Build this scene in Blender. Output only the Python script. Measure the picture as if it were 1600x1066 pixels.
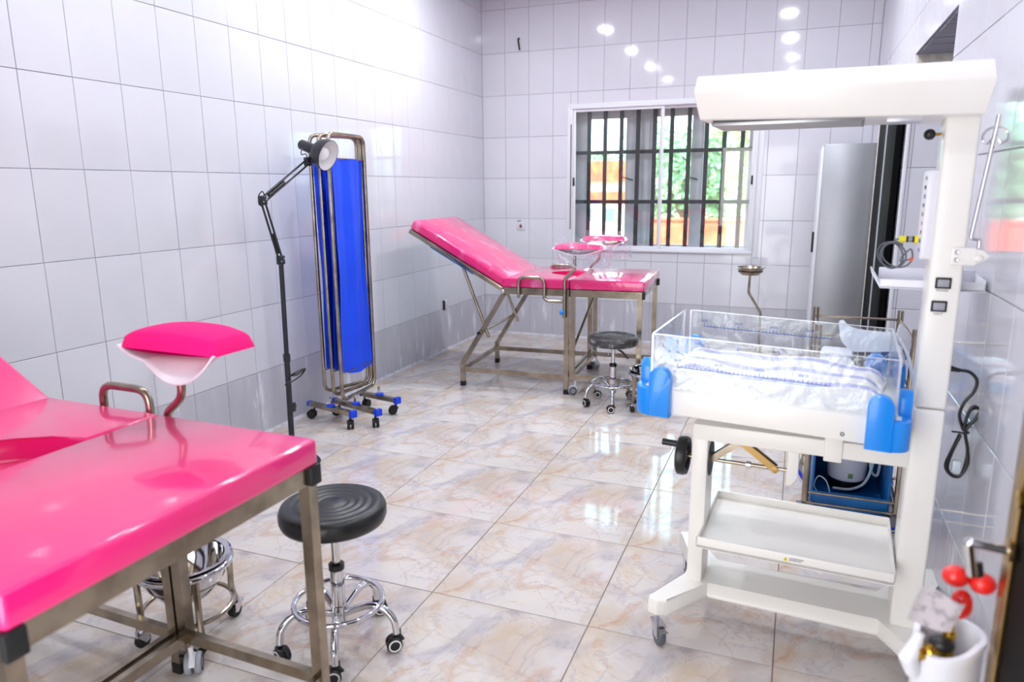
import bpy, bmesh, math, random
from mathutils import Vector, Matrix
random.seed(7)
for o in list(bpy.data.objects): bpy.data.objects.remove(o, do_unlink=True)
scene = bpy.context.scene
COL = scene.collection
PI = math.pi

# ------------------------------------------------------------------ camera, sky, lights, exposure
cam_d = bpy.data.cameras.new('camera'); cam = bpy.data.objects.new('camera', cam_d); COL.objects.link(cam)
cam_d.sensor_width = 36; cam_d.lens = 25.30; cam_d.clip_start = 0.05; cam_d.clip_end = 200
cam_d.dof.use_dof = True; cam_d.dof.focus_distance = 3.6; cam_d.dof.aperture_fstop = 2.4
cam.matrix_world = Matrix(((0.9309, -0.0696, 0.3586, 3.0397), (0.3652, 0.1964, -0.9100, -6.9542),
                           (-0.0071, 0.9781, 0.2082, 1.5057), (0, 0, 0, 1)))
scene.camera = cam

world = bpy.data.worlds.new('sky'); scene.world = world; world.use_nodes = True
wn = world.node_tree.nodes; wl = world.node_tree.links
sky = wn.new('ShaderNodeTexSky'); sky.sky_type = 'NISHITA'; sky.sun_disc = False
sky.sun_elevation = math.radians(50); sky.sun_rotation = math.radians(200); sky.air_density = 1.0; sky.dust_density = 3.0
hsv = wn.new('ShaderNodeHueSaturation'); hsv.inputs['Saturation'].default_value = .4   # hazy, mostly clouded sky
wl.new(sky.outputs[0], hsv.inputs['Color']); wl.new(hsv.outputs[0], wn['Background'].inputs[0]); wn['Background'].inputs[1].default_value = 2.1

CEIL = 3.32
sun_d = bpy.data.lights.new('sun', 'SUN'); sun_d.energy = 5.0; sun_d.angle = 0.02; sun_d.color = (1, .95, .87)
sun = bpy.data.objects.new('sun', sun_d); COL.objects.link(sun); sun.rotation_euler = (math.radians(40), 0, math.radians(-20))
fill_d = bpy.data.lights.new('front_fill', 'AREA'); fill_d.shape = 'RECTANGLE'; fill_d.size = 1.3; fill_d.size_y = 2.1; fill_d.energy = 27; fill_d.color = (.98, 1, .97)
fill = bpy.data.objects.new('front_fill', fill_d); COL.objects.link(fill); fill.location = (2.3, -7.27, 1.15); fill.rotation_euler = (math.radians(90), 0, 0)   # added fill behind the camera in place of an unseen entrance; brightens the warmer
LAMP_XY = [(x, y) for x in (0.8, 2.8) for y in (-1.78, -3.17, -4.6, -6.0)]
LAMP_POWER = {-1.78: 18.0, -3.17: 10.5, -4.6: 7.0, -6.0: 4.0}
scene.view_settings.view_transform = 'Standard'; scene.view_settings.look = 'None'
scene.view_settings.gamma = 1.0; scene.view_settings.use_curve_mapping = False
scene.view_settings.exposure = 0.68

# ------------------------------------------------------------------ materials
MATS = {}
def srgb(h):
    if isinstance(h, str):
        h = [int(h[i:i+2], 16)/255 for i in (0, 2, 4)]
    return [((c+.055)/1.055)**2.4 if c > .04045 else c/12.92 for c in h] + [1.0]
def mat(name, col='cccccc', rough=.5, metal=0., spec=.5, coat=0., coat_rough=.05, trans=0., emit=None, bump=None, mottle=None, sheen=0.):
    """bump=(scale, strength, distance); mottle=(scale, second colour, low, high)"""
    m = bpy.data.materials.new(name); m.use_nodes = True
    nt = m.node_tree; b = nt.nodes['Principled BSDF']
    b.inputs['Base Color'].default_value = srgb(col); b.inputs['Roughness'].default_value = rough
    b.inputs['Metallic'].default_value = metal; b.inputs['Specular IOR Level'].default_value = spec
    b.inputs['Coat Weight'].default_value = coat; b.inputs['Coat Roughness'].default_value = coat_rough
    b.inputs['Transmission Weight'].default_value = trans; b.inputs['Sheen Weight'].default_value = sheen
    if emit: b.inputs['Emission Color'].default_value = srgb(emit[0]); b.inputs['Emission Strength'].default_value = emit[1]
    tc = nt.nodes.new('ShaderNodeTexCoord')
    if bump:
        n = nt.nodes.new('ShaderNodeTexNoise'); n.inputs['Scale'].default_value = bump[0]; n.inputs['Detail'].default_value = 3
        nt.links.new(tc.outputs['Object'], n.inputs['Vector'])
        bp = nt.nodes.new('ShaderNodeBump'); bp.inputs['Strength'].default_value = bump[1]; bp.inputs['Distance'].default_value = bump[2]
        nt.links.new(n.outputs['Fac'], bp.inputs['Height']); nt.links.new(bp.outputs[0], b.inputs['Normal'])
        if coat: nt.links.new(bp.outputs[0], b.inputs['Coat Normal'])
    if mottle:
        n = nt.nodes.new('ShaderNodeTexNoise'); n.inputs['Scale'].default_value = mottle[0]; n.inputs['Detail'].default_value = 6
        nt.links.new(tc.outputs['Object'], n.inputs['Vector'])
        r = nt.nodes.new('ShaderNodeValToRGB'); r.color_ramp.elements[0].position = mottle[2]; r.color_ramp.elements[1].position = mottle[3]
        r.color_ramp.elements[0].color = srgb(col); r.color_ramp.elements[1].color = srgb(mottle[1])
        nt.links.new(n.outputs['Fac'], r.inputs[0]); nt.links.new(r.outputs[0], b.inputs['Base Color'])
    MATS[name] = m; return m

mat('plaster', 'd9d9e2', .8, mottle=(3, 'cfcfd8', .4, .7))
mat('grout', 'a3a1ab', .9, mottle=(9, '85838c', .4, .7))
mat('floor_grout', '7a726c', .9)
mat('tile', 'd9d9e2', .07, spec=.5, bump=(7, .03, .01), mottle=(1.5, 'd3d3dc', .4, .7))
mat('fillet_cement', 'cfced6', .85, bump=(30, .6, .01), mottle=(14, 'b2b1bb', .45, .65))
mat('concrete', '8d8f99', .95, bump=(14, .5, .02), mottle=(5, '7a7c86', .3, .7))
mat('board_strip', 'c9c4bd', .8, mottle=(20, 'b5afa6', .4, .6))
mat('pink_vinyl', 'ee1d7a', .32, coat=.9, coat_rough=.09, bump=(5, .10, .02))
mat('pink_wrapped', 'ea1a78', .32, coat=1.0, coat_rough=.06, bump=(9, .22, .02), mottle=(9, 'f590bf', .56, .8))
mat('pink_cloth', 'f5147c', .75, spec=.2, bump=(10, .1, .01))
mat('steel', 'b3a897', .24, 1.0, bump=(60, .05, .005), mottle=(11, '8d8172', .4, .7))
mat('chrome', 'd8d8dc', .07, 1.0)
mat('brushed', 'a8a8ac', .33, 1.0, bump=(120, .05, .003))
mat('rubber', '151517', .6)
mat('black_plastic', '121316', .38)
mat('black_vinyl', '0b0c0f', .40, coat=.15, coat_rough=.25, bump=(140, .12, .003))
mat('blue_cloth', '0646ea', .62, bump=(160, .1, .002), mottle=(3, '0650f4', .4, .7))
mat('blue_cap', '0b45e6', .35)
mat('lamp_black', '24262e', .42)
mat('enamel', 'ece8ea', .25)
mat('bulb', 'f4f2f5', .25, emit=('ffffff', .0))
mat('cream', 'f4f1ec', .34, coat=.2, coat_rough=.2)
mat('clamp_blue', '0a8cf0', .32, coat=.3, coat_rough=.1)
mat('white_plastic', 'e9e9f2', .3)
mat('grey_plastic', '9c9ea6', .4)
mat('cyan_plastic', '3fa6dc', .35)
mat('deep_blue', '0d5fa6', .4, mottle=(4, '1673bd', .4, .7))
mat('cabinet_steel', 'a9abb2', .38, .65, bump=(200, .05, .003), mottle=(2.5, 'b3b5bb', .4, .7))
mat('white_paint', 'e3e3ea', .35)
mat('alu', 'cfd0d8', .35, .3)
mat('bar_black', '17181a', .5, mottle=(8, '24262a', .4, .7))
mat('casement', 'c4c5cb', .7, mottle=(6, 'b0b2ba', .4, .7))
mat('black_marble', '060608', .6, spec=.08, mottle=(3, '17171c', .62, .75))
mat('gold', 'a98a58', .3, 1.0)
mat('brass', 'c09a3c', .25, 1.0)
mat('red_plastic', 'f0201c', .35, coat=.4)
mat('paper', 'bdb5bb', .8, mottle=(60, '9d959d', .5, .62))
mat('yellow', 'f2e21a', .4)
mat('orange', 'f2602a', .4)
mat('cable_grey', '5b6068', .45)
mat('ink_blue', '1d57b4', .5)
mat('ink_grey', '84838e', .6)
mat('ink_black', '161616', .6)
mat('towel_plain', 'f2efee', .95, spec=.1, bump=(260, .4, .004))
mat('white_sheet', 'e9ebf5', .4)
mat('tube_clear', 'c9d6e0', .2)
mat('socket', 'd9d8e2', .3)
mat('socket_red', '8c2440', .4)
mat('soil', 'b06a4a', .95, mottle=(1.2, 'c58a6a', .4, .7))
mat('red_wall', 'c4391f', .9, mottle=(2, 'cd5236', .4, .7))
mat('roof_orange', 'c23a1a', .8, mottle=(3, 'cc5430', .4, .7))
mat('house_wall', 'efe6da', .9)
mat('house_window', '4c5462', .4)
mat('bark', '6a5747', .9)
mat('leaf_a', '5f8458', .7, mottle=(.8, '8aa880', .35, .65))
mat('leaf_b', '5a8a6c', .7, mottle=(.8, '8ab8a0', .35, .65))
mat('leaf_c', '88a862', .7, mottle=(.8, 'aec48a', .35, .65))
mat('diffuser', 'ffffff', .4, emit=('f2f4ff', 30.0))

def nodes(name):
    m = bpy.data.materials.new(name); m.use_nodes = True; MATS[name] = m
    return m, m.node_tree, m.node_tree.nodes, m.node_tree.links
def clear_mat(name, tint, gloss_rough, fac_lo, fac_hi, bump=None, haze=0., streak=None):
    """thin clear sheet: see-through, with a fresnel sheen and optional wrinkles"""
    m, nt, N, L = nodes(name); N.remove(N['Principled BSDF']); out = N['Material Output']
    tr = N.new('ShaderNodeBsdfTransparent'); tr.inputs[0].default_value = srgb(tint)
    gl = N.new('ShaderNodeBsdfGlossy'); gl.inputs['Roughness'].default_value = gloss_rough; gl.inputs['Color'].default_value = (1, 1, 1, 1)
    lw = N.new('ShaderNodeLayerWeight'); lw.inputs[0].default_value = .35
    mr = N.new('ShaderNodeMapRange'); mr.inputs[3].default_value = fac_lo; mr.inputs[4].default_value = fac_hi
    L.new(lw.outputs['Facing'], mr.inputs[0])
    mx = N.new('ShaderNodeMixShader'); L.new(mr.outputs[0], mx.inputs[0]); L.new(tr.outputs[0], mx.inputs[1]); L.new(gl.outputs[0], mx.inputs[2])
    last = mx
    if haze:
        df = N.new('ShaderNodeBsdfDiffuse'); df.inputs[0].default_value = srgb('f4f4fa')
        m2 = N.new('ShaderNodeMixShader'); m2.inputs[0].default_value = haze
        L.new(mx.outputs[0], m2.inputs[1]); L.new(df.outputs[0], m2.inputs[2]); last = m2
    if bump:
        tc = N.new('ShaderNodeTexCoord'); n = N.new('ShaderNodeTexNoise'); n.inputs['Scale'].default_value = bump[0]; n.inputs['Detail'].default_value = 4
        n.inputs['Distortion'].default_value = 1.5
        L.new(tc.outputs['Object'], n.inputs['Vector']); bp = N.new('ShaderNodeBump')
        bp.inputs['Strength'].default_value = bump[1]; bp.inputs['Distance'].default_value = bump[2]
        L.new(n.outputs['Fac'], bp.inputs['Height']); L.new(bp.outputs[0], gl.inputs['Normal']); L.new(bp.outputs[0], lw.inputs['Normal'])
    if streak:   # white streaks painted in for the sparkle along film creases
        tc = N.new('ShaderNodeTexCoord'); tot = None
        for k, (rot, sc) in enumerate((((.3, .5, .9), (5, 26, 9)), ((1.2, .2, -.5), (30, 6, 8)), ((.2, -.7, .4), (9, 8, 34)))):
            mp = N.new('ShaderNodeMapping'); mp.inputs['Rotation'].default_value = rot; mp.inputs['Scale'].default_value = sc; mp.inputs['Location'].default_value = (k*3.3, k, 0)
            n = N.new('ShaderNodeTexNoise'); n.inputs['Scale'].default_value = streak[0]; n.inputs['Detail'].default_value = 3; n.inputs['Distortion'].default_value = .6
            L.new(tc.outputs['Object'], mp.inputs[0]); L.new(mp.outputs[0], n.inputs['Vector'])
            r = N.new('ShaderNodeValToRGB'); e = r.color_ramp.elements; e[0].position = streak[1]; e[0].color = (0, 0, 0, 1); e[1].position = streak[1]+.14; e[1].color = (streak[2],)*3+(1,)
            L.new(n.outputs[0], r.inputs[0])
            if tot is None: tot = r.outputs[0]
            else:
                a = N.new('ShaderNodeMath'); a.operation = 'MAXIMUM'; L.new(tot, a.inputs[0]); L.new(r.outputs[0], a.inputs[1]); tot = a.outputs[0]
        df = N.new('ShaderNodeBsdfDiffuse'); df.inputs[0].default_value = srgb('f6f6fb')
        m3 = N.new('ShaderNodeMixShader'); L.new(tot, m3.inputs[0]); L.new(last.outputs[0], m3.inputs[1]); L.new(df.outputs[0], m3.inputs[2]); last = m3
    L.new(last.outputs[0], out.inputs[0]); return m
clear_mat('acrylic', 'fafcfd', .03, .04, .5, bump=(11, .35, .03), haze=.01, streak=(.9, .635, .30))
clear_mat('acrylic_edge', 'e6eef6', .1, .3, .7, haze=.45)
clear_mat('film', 'fafafd', .10, .03, .35, bump=(26, .8, .03), haze=.045, streak=(1.6, .61, .6))
clear_mat('cling_film', 'fcfcfd', .10, .02, .25, bump=(26, .8, .03), streak=(1.6, .62, .5))
clear_mat('window_glass', 'fbfcfc', .02, .03, .5)
clear_mat('casement_glass', 'd8eeec', .02, .04, .5, haze=.02)

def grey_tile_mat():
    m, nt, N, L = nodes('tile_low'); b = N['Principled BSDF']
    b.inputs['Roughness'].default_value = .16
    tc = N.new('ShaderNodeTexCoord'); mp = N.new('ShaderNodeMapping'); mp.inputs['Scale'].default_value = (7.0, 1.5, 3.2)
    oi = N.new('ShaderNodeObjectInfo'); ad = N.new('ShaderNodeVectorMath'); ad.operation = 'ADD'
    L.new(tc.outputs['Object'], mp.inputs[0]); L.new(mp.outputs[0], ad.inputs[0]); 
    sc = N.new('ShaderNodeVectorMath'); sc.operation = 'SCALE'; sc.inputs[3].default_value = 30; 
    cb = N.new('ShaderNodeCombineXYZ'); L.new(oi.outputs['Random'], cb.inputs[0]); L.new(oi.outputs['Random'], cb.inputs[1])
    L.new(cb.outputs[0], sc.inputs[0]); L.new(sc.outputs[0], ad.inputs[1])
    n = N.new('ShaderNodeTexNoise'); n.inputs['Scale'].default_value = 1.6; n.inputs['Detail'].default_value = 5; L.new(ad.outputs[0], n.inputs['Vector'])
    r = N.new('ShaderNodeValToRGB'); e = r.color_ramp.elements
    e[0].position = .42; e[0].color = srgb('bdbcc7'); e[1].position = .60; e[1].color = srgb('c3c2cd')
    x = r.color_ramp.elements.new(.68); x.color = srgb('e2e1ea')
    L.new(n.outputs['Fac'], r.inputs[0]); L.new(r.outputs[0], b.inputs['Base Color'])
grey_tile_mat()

def marble_mat():
    m, nt, N, L = nodes('marble'); b = N['Principled BSDF']; b.inputs['Roughness'].default_value = .07
    tc = N.new('ShaderNodeTexCoord')
    def noise(scale, detail, dist=0., off=0.):
        mp = N.new('ShaderNodeMapping'); mp.inputs['Location'].default_value = (off, off*1.7, 0)
        n = N.new('ShaderNodeTexNoise'); n.inputs['Scale'].default_value = scale; n.inputs['Detail'].default_value = detail; n.inputs['Distortion'].default_value = dist
        n.inputs['Roughness'].default_value = .6
        L.new(tc.outputs['Object'], mp.inputs[0]); L.new(mp.outputs[0], n.inputs['Vector']); return n
    def ramp(src, stops):
        r = N.new('ShaderNodeValToRGB'); e = r.color_ramp.elements
        e[0].position = stops[0][0]; e[0].color = (stops[0][1],)*3+(1,); e[1].position = stops[-1][0]; e[1].color = (stops[-1][1],)*3+(1,)
        for p, c in stops[1:-1]: q = e.new(p); q.color = (c,)*3+(1,)
        L.new(src, r.inputs[0]); return r
    def mix(fac, c1, c2):
        x = N.new('ShaderNodeMix'); x.data_type = 'RGBA'
        L.new(fac, x.inputs[0])
        if isinstance(c1, str): x.inputs[6].default_value = srgb(c1)
        else: L.new(c1, x.inputs[6])
        x.inputs[7].default_value = srgb(c2); return x.outputs[2]
    base = mix(ramp(noise(3.2, 5, .3).outputs[0], [(.35, 0), (.7, 1)]).outputs[0], 'cdc7c8', 'd8d0c8')
    base = mix(ramp(noise(2.3, 7, 1.4, 3.1).outputs[0], [(.46, 0), (.60, .4), (.72, .7)]).outputs[0], base, 'bfa585')
    base = mix(ramp(noise(3.6, 8, 1.0, 7.7).outputs[0], [(.54, 0), (.70, .55)]).outputs[0], base, 'a29ca8')
    base = mix(ramp(noise(5.5, 8, 1.2, 5.2).outputs[0], [(.57, 0), (.74, .65)]).outputs[0], base, 'b98558')
    base = mix(ramp(noise(1.5, 6, 2.0, 1.3).outputs[0], [(.485, 0), (.50, .3), (.512, 0)]).outputs[0], base, 'b48a66')
    base = mix(ramp(noise(1.2, 7, 1.2, 9.2).outputs[0], [(.492, 0), (.50, .3), (.508, 0)]).outputs[0], base, '8f8a9c')
    L.new(base, b.inputs['Base Color'])
marble_mat()

def towel_mat():
    """white terry cloth with three printed bands of blue and mauve stripes along its length"""
    m, nt, N, L = nodes('towel'); b = N['Principled BSDF']; b.inputs['Roughness'].default_value = .95; b.inputs['Specular IOR Level'].default_value = .1
    tc = N.new('ShaderNodeTexCoord'); sp = N.new('ShaderNodeSeparateXYZ'); L.new(tc.outputs['UV'], sp.inputs[0])
    r = N.new('ShaderNodeValToRGB'); r.color_ramp.interpolation = 'CONSTANT'; e = r.color_ramp.elements
    W = 'f4f2f4'; B = '4f86e0'; M_ = 'c9c2e6'; D = '3f6fd0'
    stops = [(0, W)]
    for c in (.22, .52, .83):
        stops += [(c-.05, B), (c-.034, W), (c-.026, M_), (c, D), (c+.008, M_), (c+.03, W), (c+.036, B), (c+.046, W)]
    e[0].position = 0; e[0].color = srgb(W); e[1].position = stops[1][0]; e[1].color = srgb(stops[1][1])
    for p, c in stops[2:]: q = e.new(p); q.color = srgb(c)
    L.new(sp.outputs[1], r.inputs[0]); L.new(r.outputs[0], b.inputs['Base Color'])
    n = N.new('ShaderNodeTexNoise'); n.inputs['Scale'].default_value = 260; L.new(tc.outputs['Object'], n.inputs['Vector'])
    bp = N.new('ShaderNodeBump'); bp.inputs['Strength'].default_value = .35; bp.inputs['Distance'].default_value = .004
    L.new(n.outputs[0], bp.inputs['Height']); L.new(bp.outputs[0], b.inputs['Normal'])
towel_mat()

# ------------------------------------------------------------------ mesh helpers
class MB:
    def __init__(s): s.bm = bmesh.new()
    def _bev(s, verts, r, seg=2):
        if r <= 0: return
        ed = list({e for v in verts for e in v.link_edges})
        bmesh.ops.bevel(s.bm, geom=ed, offset=r, segments=seg, profile=.5, affect='EDGES', clamp_overlap=True)
    def box(s, x0, x1, y0, y1, z0, z1, r=0., seg=2, M=None):
        g = bmesh.ops.create_cube(s.bm, size=1); vs = g['verts']
        for v in vs:
            v.co = Vector(((x0+x1)/2+v.co.x*(x1-x0), (y0+y1)/2+v.co.y*(y1-y0), (z0+z1)/2+v.co.z*(z1-z0)))
        if M is not None:
            for v in vs: v.co = M @ v.co
        s._bev(vs, r, seg); return s
    def bar(s, a, b, w, h=None, r=0., up=(0, 0, 1)):
        """square bar from a to b; w across, h along 'up'"""
        h = h or w; a = Vector(a); b = Vector(b); d = (b-a); n = d.length; d = d.normalized(); u = Vector(up)
        if abs(d.dot(u)) > .98: u = Vector((0, 1, 0))
        x = d.cross(u).normalized(); u = x.cross(d).normalized()
        M = Matrix(((x.x, d.x, u.x, 0), (x.y, d.y, u.y, 0), (x.z, d.z, u.z, 0), (0, 0, 0, 1))); M.translation = (a+b)/2
        return s.box(-w/2, w/2, -n/2, n/2, -h/2, h/2, r, 1, M)
    def tube(s, pts, r, seg=10, closed=False, caps=True):
        pts = [Vector(p) for p in pts]; n = len(pts); rings = []; prev = None
        for i, p in enumerate(pts):
            if closed: t = (pts[(i+1) % n]-pts[i-1]).normalized()
            elif i == 0: t = (pts[1]-p).normalized()
            elif i == n-1: t = (p-pts[-2]).normalized()
            else:
                t = ((pts[i+1]-p).normalized()+(p-pts[i-1]).normalized())
                t = t.normalized() if t.length > 1e-6 else (pts[i+1]-p).normalized()
            if prev is None:
                u = Vector((0, 0, 1)) if abs(t.z) < .9 else Vector((1, 0, 0))
            else: u = prev
            x = t.cross(u).normalized(); u = x.cross(t).normalized(); prev = u
            rr = r[i] if isinstance(r, (list, tuple)) else r
            rings.append([s.bm.verts.new(p+rr*(math.cos(2*PI*k/seg)*x+math.sin(2*PI*k/seg)*u)) for k in range(seg)])
        m = n if closed else n-1
        for i in range(m):
            A = rings[i]; B = rings[(i+1) % n]; off = 0
            if closed and i == n-1:
                off = min(range(seg), key=lambda q: (A[0].co-B[q].co).length)
            for k in range(seg):
                s.bm.faces.new((A[k], A[(k+1) % seg], B[(k+1+off) % seg], B[(k+off) % seg]))
        if not closed and caps:
            s.bm.faces.new(rings[0][::-1]); s.bm.faces.new(rings[-1])
        return s
    def lathe(s, prof, c=(0, 0, 0), seg=32, axis=(0, 0, 1), arc=None):
        c = Vector(c); q = Vector((0, 0, 1)).rotation_difference(Vector(axis)).to_matrix()
        rings = []
        for r, z in prof:
            if r < 1e-6: rings.append([s.bm.verts.new(c+q @ Vector((0, 0, z)))])
            else: rings.append([s.bm.verts.new(c+q @ Vector((r*math.cos(2*PI*k/seg), r*math.sin(2*PI*k/seg), z))) for k in range(seg)])
        for A, B in zip(rings[:-1], rings[1:]):
            for k in range(seg):
                k2 = (k+1) % seg
                if len(A) == 1 and len(B) == 1: continue
                if len(A) == 1: s.bm.faces.new((A[0], B[k2], B[k]))
                elif len(B) == 1: s.bm.faces.new((A[k], A[k2], B[0]))
                else: s.bm.faces.new((A[k], A[k2], B[k2], B[k]))
        return s
    def loft(s, loops, cap=True):
        R_ = [[s.bm.verts.new(Vector(p)) for p in lp] for lp in loops]; n = len(R_[0])
        for A, B in zip(R_[:-1], R_[1:]):
            for k in range(n): s.bm.faces.new((A[k], A[(k+1) % n], B[(k+1) % n], B[k]))
        if cap: s.bm.faces.new(R_[0][::-1]); s.bm.faces.new(R_[-1])
        return s
    def prism(s, poly, z0, z1, r=0., axis='z', seg=2):
        """polygon (2D) extruded: axis z -> (x,y), y -> (x,z), x -> (y,z)"""
        def P(p, h): return {'z': (p[0], p[1], h), 'y': (p[0], h, p[1]), 'x': (h, p[0], p[1])}[axis]
        a = [s.bm.verts.new(P(p, z0)) for p in poly]; b = [s.bm.verts.new(P(p, z1)) for p in poly]; n = len(poly)
        for k in range(n): s.bm.faces.new((a[k], a[(k+1) % n], b[(k+1) % n], b[k]))
        fa = s.bm.faces.new(a[::-1]); fb = s.bm.faces.new(b)
        if r > 0:
            bmesh.ops.bevel(s.bm, geom=list(fa.edges)+list(fb.edges), offset=r, segments=seg, profile=.5, affect='EDGES', clamp_overlap=True)
        return s
    def grid(s, f, nu, nv, uv=False):
        V = [[s.bm.verts.new(Vector(f(i/nu, j/nv))) for j in range(nv+1)] for i in range(nu+1)]
        lay = s.bm.loops.layers.uv.verify() if uv else None
        for i in range(nu):
            for j in range(nv):
                fc = s.bm.faces.new((V[i][j], V[i+1][j], V[i+1][j+1], V[i][j+1]))
                if uv:
                    for l, (a, b) in zip(fc.loops, ((i, j), (i+1, j), (i+1, j+1), (i, j+1))): l[lay].uv = (a/nu, b/nv)
        return s
    def thick(s, t):
        bmesh.ops.recalc_face_normals(s.bm, faces=s.bm.faces)
        bmesh.ops.solidify(s.bm, geom=s.bm.faces[:], thickness=t); return s
    def sphere(s, c, r, seg=16, sc=(1, 1, 1)):
        g = bmesh.ops.create_uvsphere(s.bm, u_segments=seg, v_segments=max(6, seg*2//3), radius=r)
        for v in g['verts']: v.co = Vector((v.co.x*sc[0]+c[0], v.co.y*sc[1]+c[1], v.co.z*sc[2]+c[2]))
        return s
    def xf(s, M):
        for v in s.bm.verts: v.co = M @ v.co
        return s
    def mesh(s, name, m, angle=38, recalc=True):
        if recalc: bmesh.ops.recalc_face_normals(s.bm, faces=s.bm.faces[:])
        me = bpy.data.meshes.new(name); s.bm.to_mesh(me); s.bm.free()
        me.materials.append(MATS[m] if isinstance(m, str) else m)
        for p in me.polygons: p.use_smooth = True
        me.set_sharp_from_angle(angle=math.radians(angle)); return me
    def build(s, name, m, parent=None, angle=38):
        o = bpy.data.objects.new(name, s.mesh(name, m, angle)); COL.objects.link(o)
        if parent: o.parent = parent
        return o

def tag(o, label=None, cat=None, group=None, kind=None):
    if label: o['label'] = label
    if cat: o['category'] = cat
    if group: o['group'] = group
    if kind: o['kind'] = kind
    return o
def empty(name, loc=(0, 0, 0), rz=0.):
    o = bpy.data.objects.new(name, None); COL.objects.link(o); o.empty_display_size = .1
    o.location = loc; o.rotation_euler = (0, 0, rz); return o
def arcpts(c, r, a0, a1, n, plane='xz'):
    out = []
    for i in range(n+1):
        a = math.radians(a0+(a1-a0)*i/n); p, q = r*math.cos(a), r*math.sin(a)
        out.append({'xz': (c[0]+p, c[1], c[2]+q), 'xy': (c[0]+p, c[1]+q, c[2]), 'yz': (c[0], c[1]+p, c[2]+q)}[plane])
    return out
def fillet(pts, r, n=5):
    """round the corners of a polyline"""
    pts = [Vector(p) for p in pts]; out = [pts[0]]
    for a, b, c in zip(pts[:-2], pts[1:-1], pts[2:]):
        d1 = (a-b); d2 = (c-b); k = min(r, d1.length*.45, d2.length*.45)
        p0 = b+d1.normalized()*k; p1 = b+d2.normalized()*k
        for i in range(n+1):
            t = i/n; out.append(p0*(1-t)**2+b*2*t*(1-t)+p1*t*t)
    out.append(pts[-1]); return out
def smooth(pts, n=6):
    """Catmull-Rom through points"""
    P = [Vector(p) for p in pts]; P = [P[0]*2-P[1]]+P+[P[-1]*2-P[-2]]; out = []
    for i in range(1, len(P)-2):
        for k in range(n):
            t = k/n; a, b, c, d = P[i-1:i+3]
            out.append(.5*((2*b)+(c-a)*t+(2*a-5*b+4*c-d)*t*t+(3*b-a-3*c+d)*t**3))
    out.append(P[-2]); return out
def rrect(x0, x1, y0, y1, r, n=4):
    out = []
    for cx, cy, a in ((x1-r, y1-r, 0), (x0+r, y1-r, 90), (x0+r, y0+r, 180), (x1-r, y0+r, 270)):
        for i in range(n+1):
            t = math.radians(a+90*i/n); out.append((cx+r*math.cos(t), cy+r*math.sin(t)))
    return out
def text(txt, size, M, m, parent, name, depth=.0004):
    c = bpy.data.curves.new('t', 'FONT'); c.body = txt; c.size = size; c.align_x = 'CENTER'; c.align_y = 'CENTER'; c.extrude = depth
    t = bpy.data.objects.new('t', c); COL.objects.link(t)
    dg = bpy.context.evaluated_depsgraph_get(); me = bpy.data.meshes.new_from_object(t.evaluated_get(dg))
    bpy.data.objects.remove(t); bpy.data.curves.remove(c)
    me.transform(M); me.materials.clear(); me.materials.append(MATS[m]); me.name = name
    o = bpy.data.objects.new(name, me); COL.objects.link(o); o.parent = parent; return o
def basis(x, y, loc):
    x = Vector(x).normalized(); y = Vector(y).normalized(); z = x.cross(y)
    M = Matrix(((x.x, y.x, z.x, 0), (x.y, y.y, z.y, 0), (x.z, y.z, z.z, 0), (0, 0, 0, 1))); M.translation = loc; return M

# ------------------------------------------------------------------ room shell
XR = 3.57; YF = -7.3; WT = .25
WIN = (.925, 2.665, .895, 2.265)            # x0 x1 z0 z1
DW = (-3.475, -2.28, 2.20)                  # doorway y0 y1 top, in the right wall
G = .004                                    # grout plane lies this far behind the tile faces

def structure(name, mb, m, parent=None):
    o = mb.build(name, m, parent)
    if parent is None: o['kind'] = 'structure'
    return o
fl = structure('floor', MB().box(-WT, XR+1.6, YF-.2, WT, -.2, -.0025), 'floor_grout')
ce = structure('ceiling', MB().box(-WT, XR+1.6, YF-.2, WT, CEIL, CEIL+.15), 'plaster')
wl_ = structure('wall_left', MB().box(-WT, -G, YF-.2, WT, -.2, CEIL+.1), 'grout')
wb = MB()
wb.box(-G, WIN[0], G, WT, -.1, CEIL); wb.box(WIN[1], XR+1.6, G, WT, -.1, CEIL)
wb.box(WIN[0], WIN[1], G, WT, -.1, WIN[2]); wb.box(WIN[0], WIN[1], G, WT, WIN[3], CEIL)
wb_ = structure('wall_back', wb, 'grout')
wr = MB(); TH = .42
wr.box(XR+G, XR+TH, DW[1]+G, G, -.1, CEIL); wr.box(XR+G, XR+TH, YF, DW[0], -.1, CEIL)
wr_ = structure('wall_right', wr, 'grout')
MB().box(XR+G, XR+TH, DW[0], DW[1]+G, DW[2], CEIL).build('lintel', 'concrete', wr_)
# grey shuttering boards still showing on the soffit of the doorway
for k in range(7):
    y0 = DW[0]+.01+k*(DW[1]-DW[0]-.05)/7
    MB().box(XR+.012, XR+TH, y0, y0+.155, DW[2]-.008-.003*(k % 3), DW[2]+.02, .002, 1).build('board', 'concrete', wr_)
MB().box(XR+.012, XR+TH-.01, DW[1]-.03, DW[1]+.01, DW[2]-.05, DW[2]-.004, .003).build('board_strip', 'board_strip', wr_)
structure('wall_passage', MB().box(XR+TH, XR+TH+.1, DW[0]-.8, DW[1]+.8, -.1, CEIL), 'plaster')
wf = structure('wall_front', MB().box(-G, XR+TH, YF-.2, YF, -.1, CEIL), 'plaster')

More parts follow.
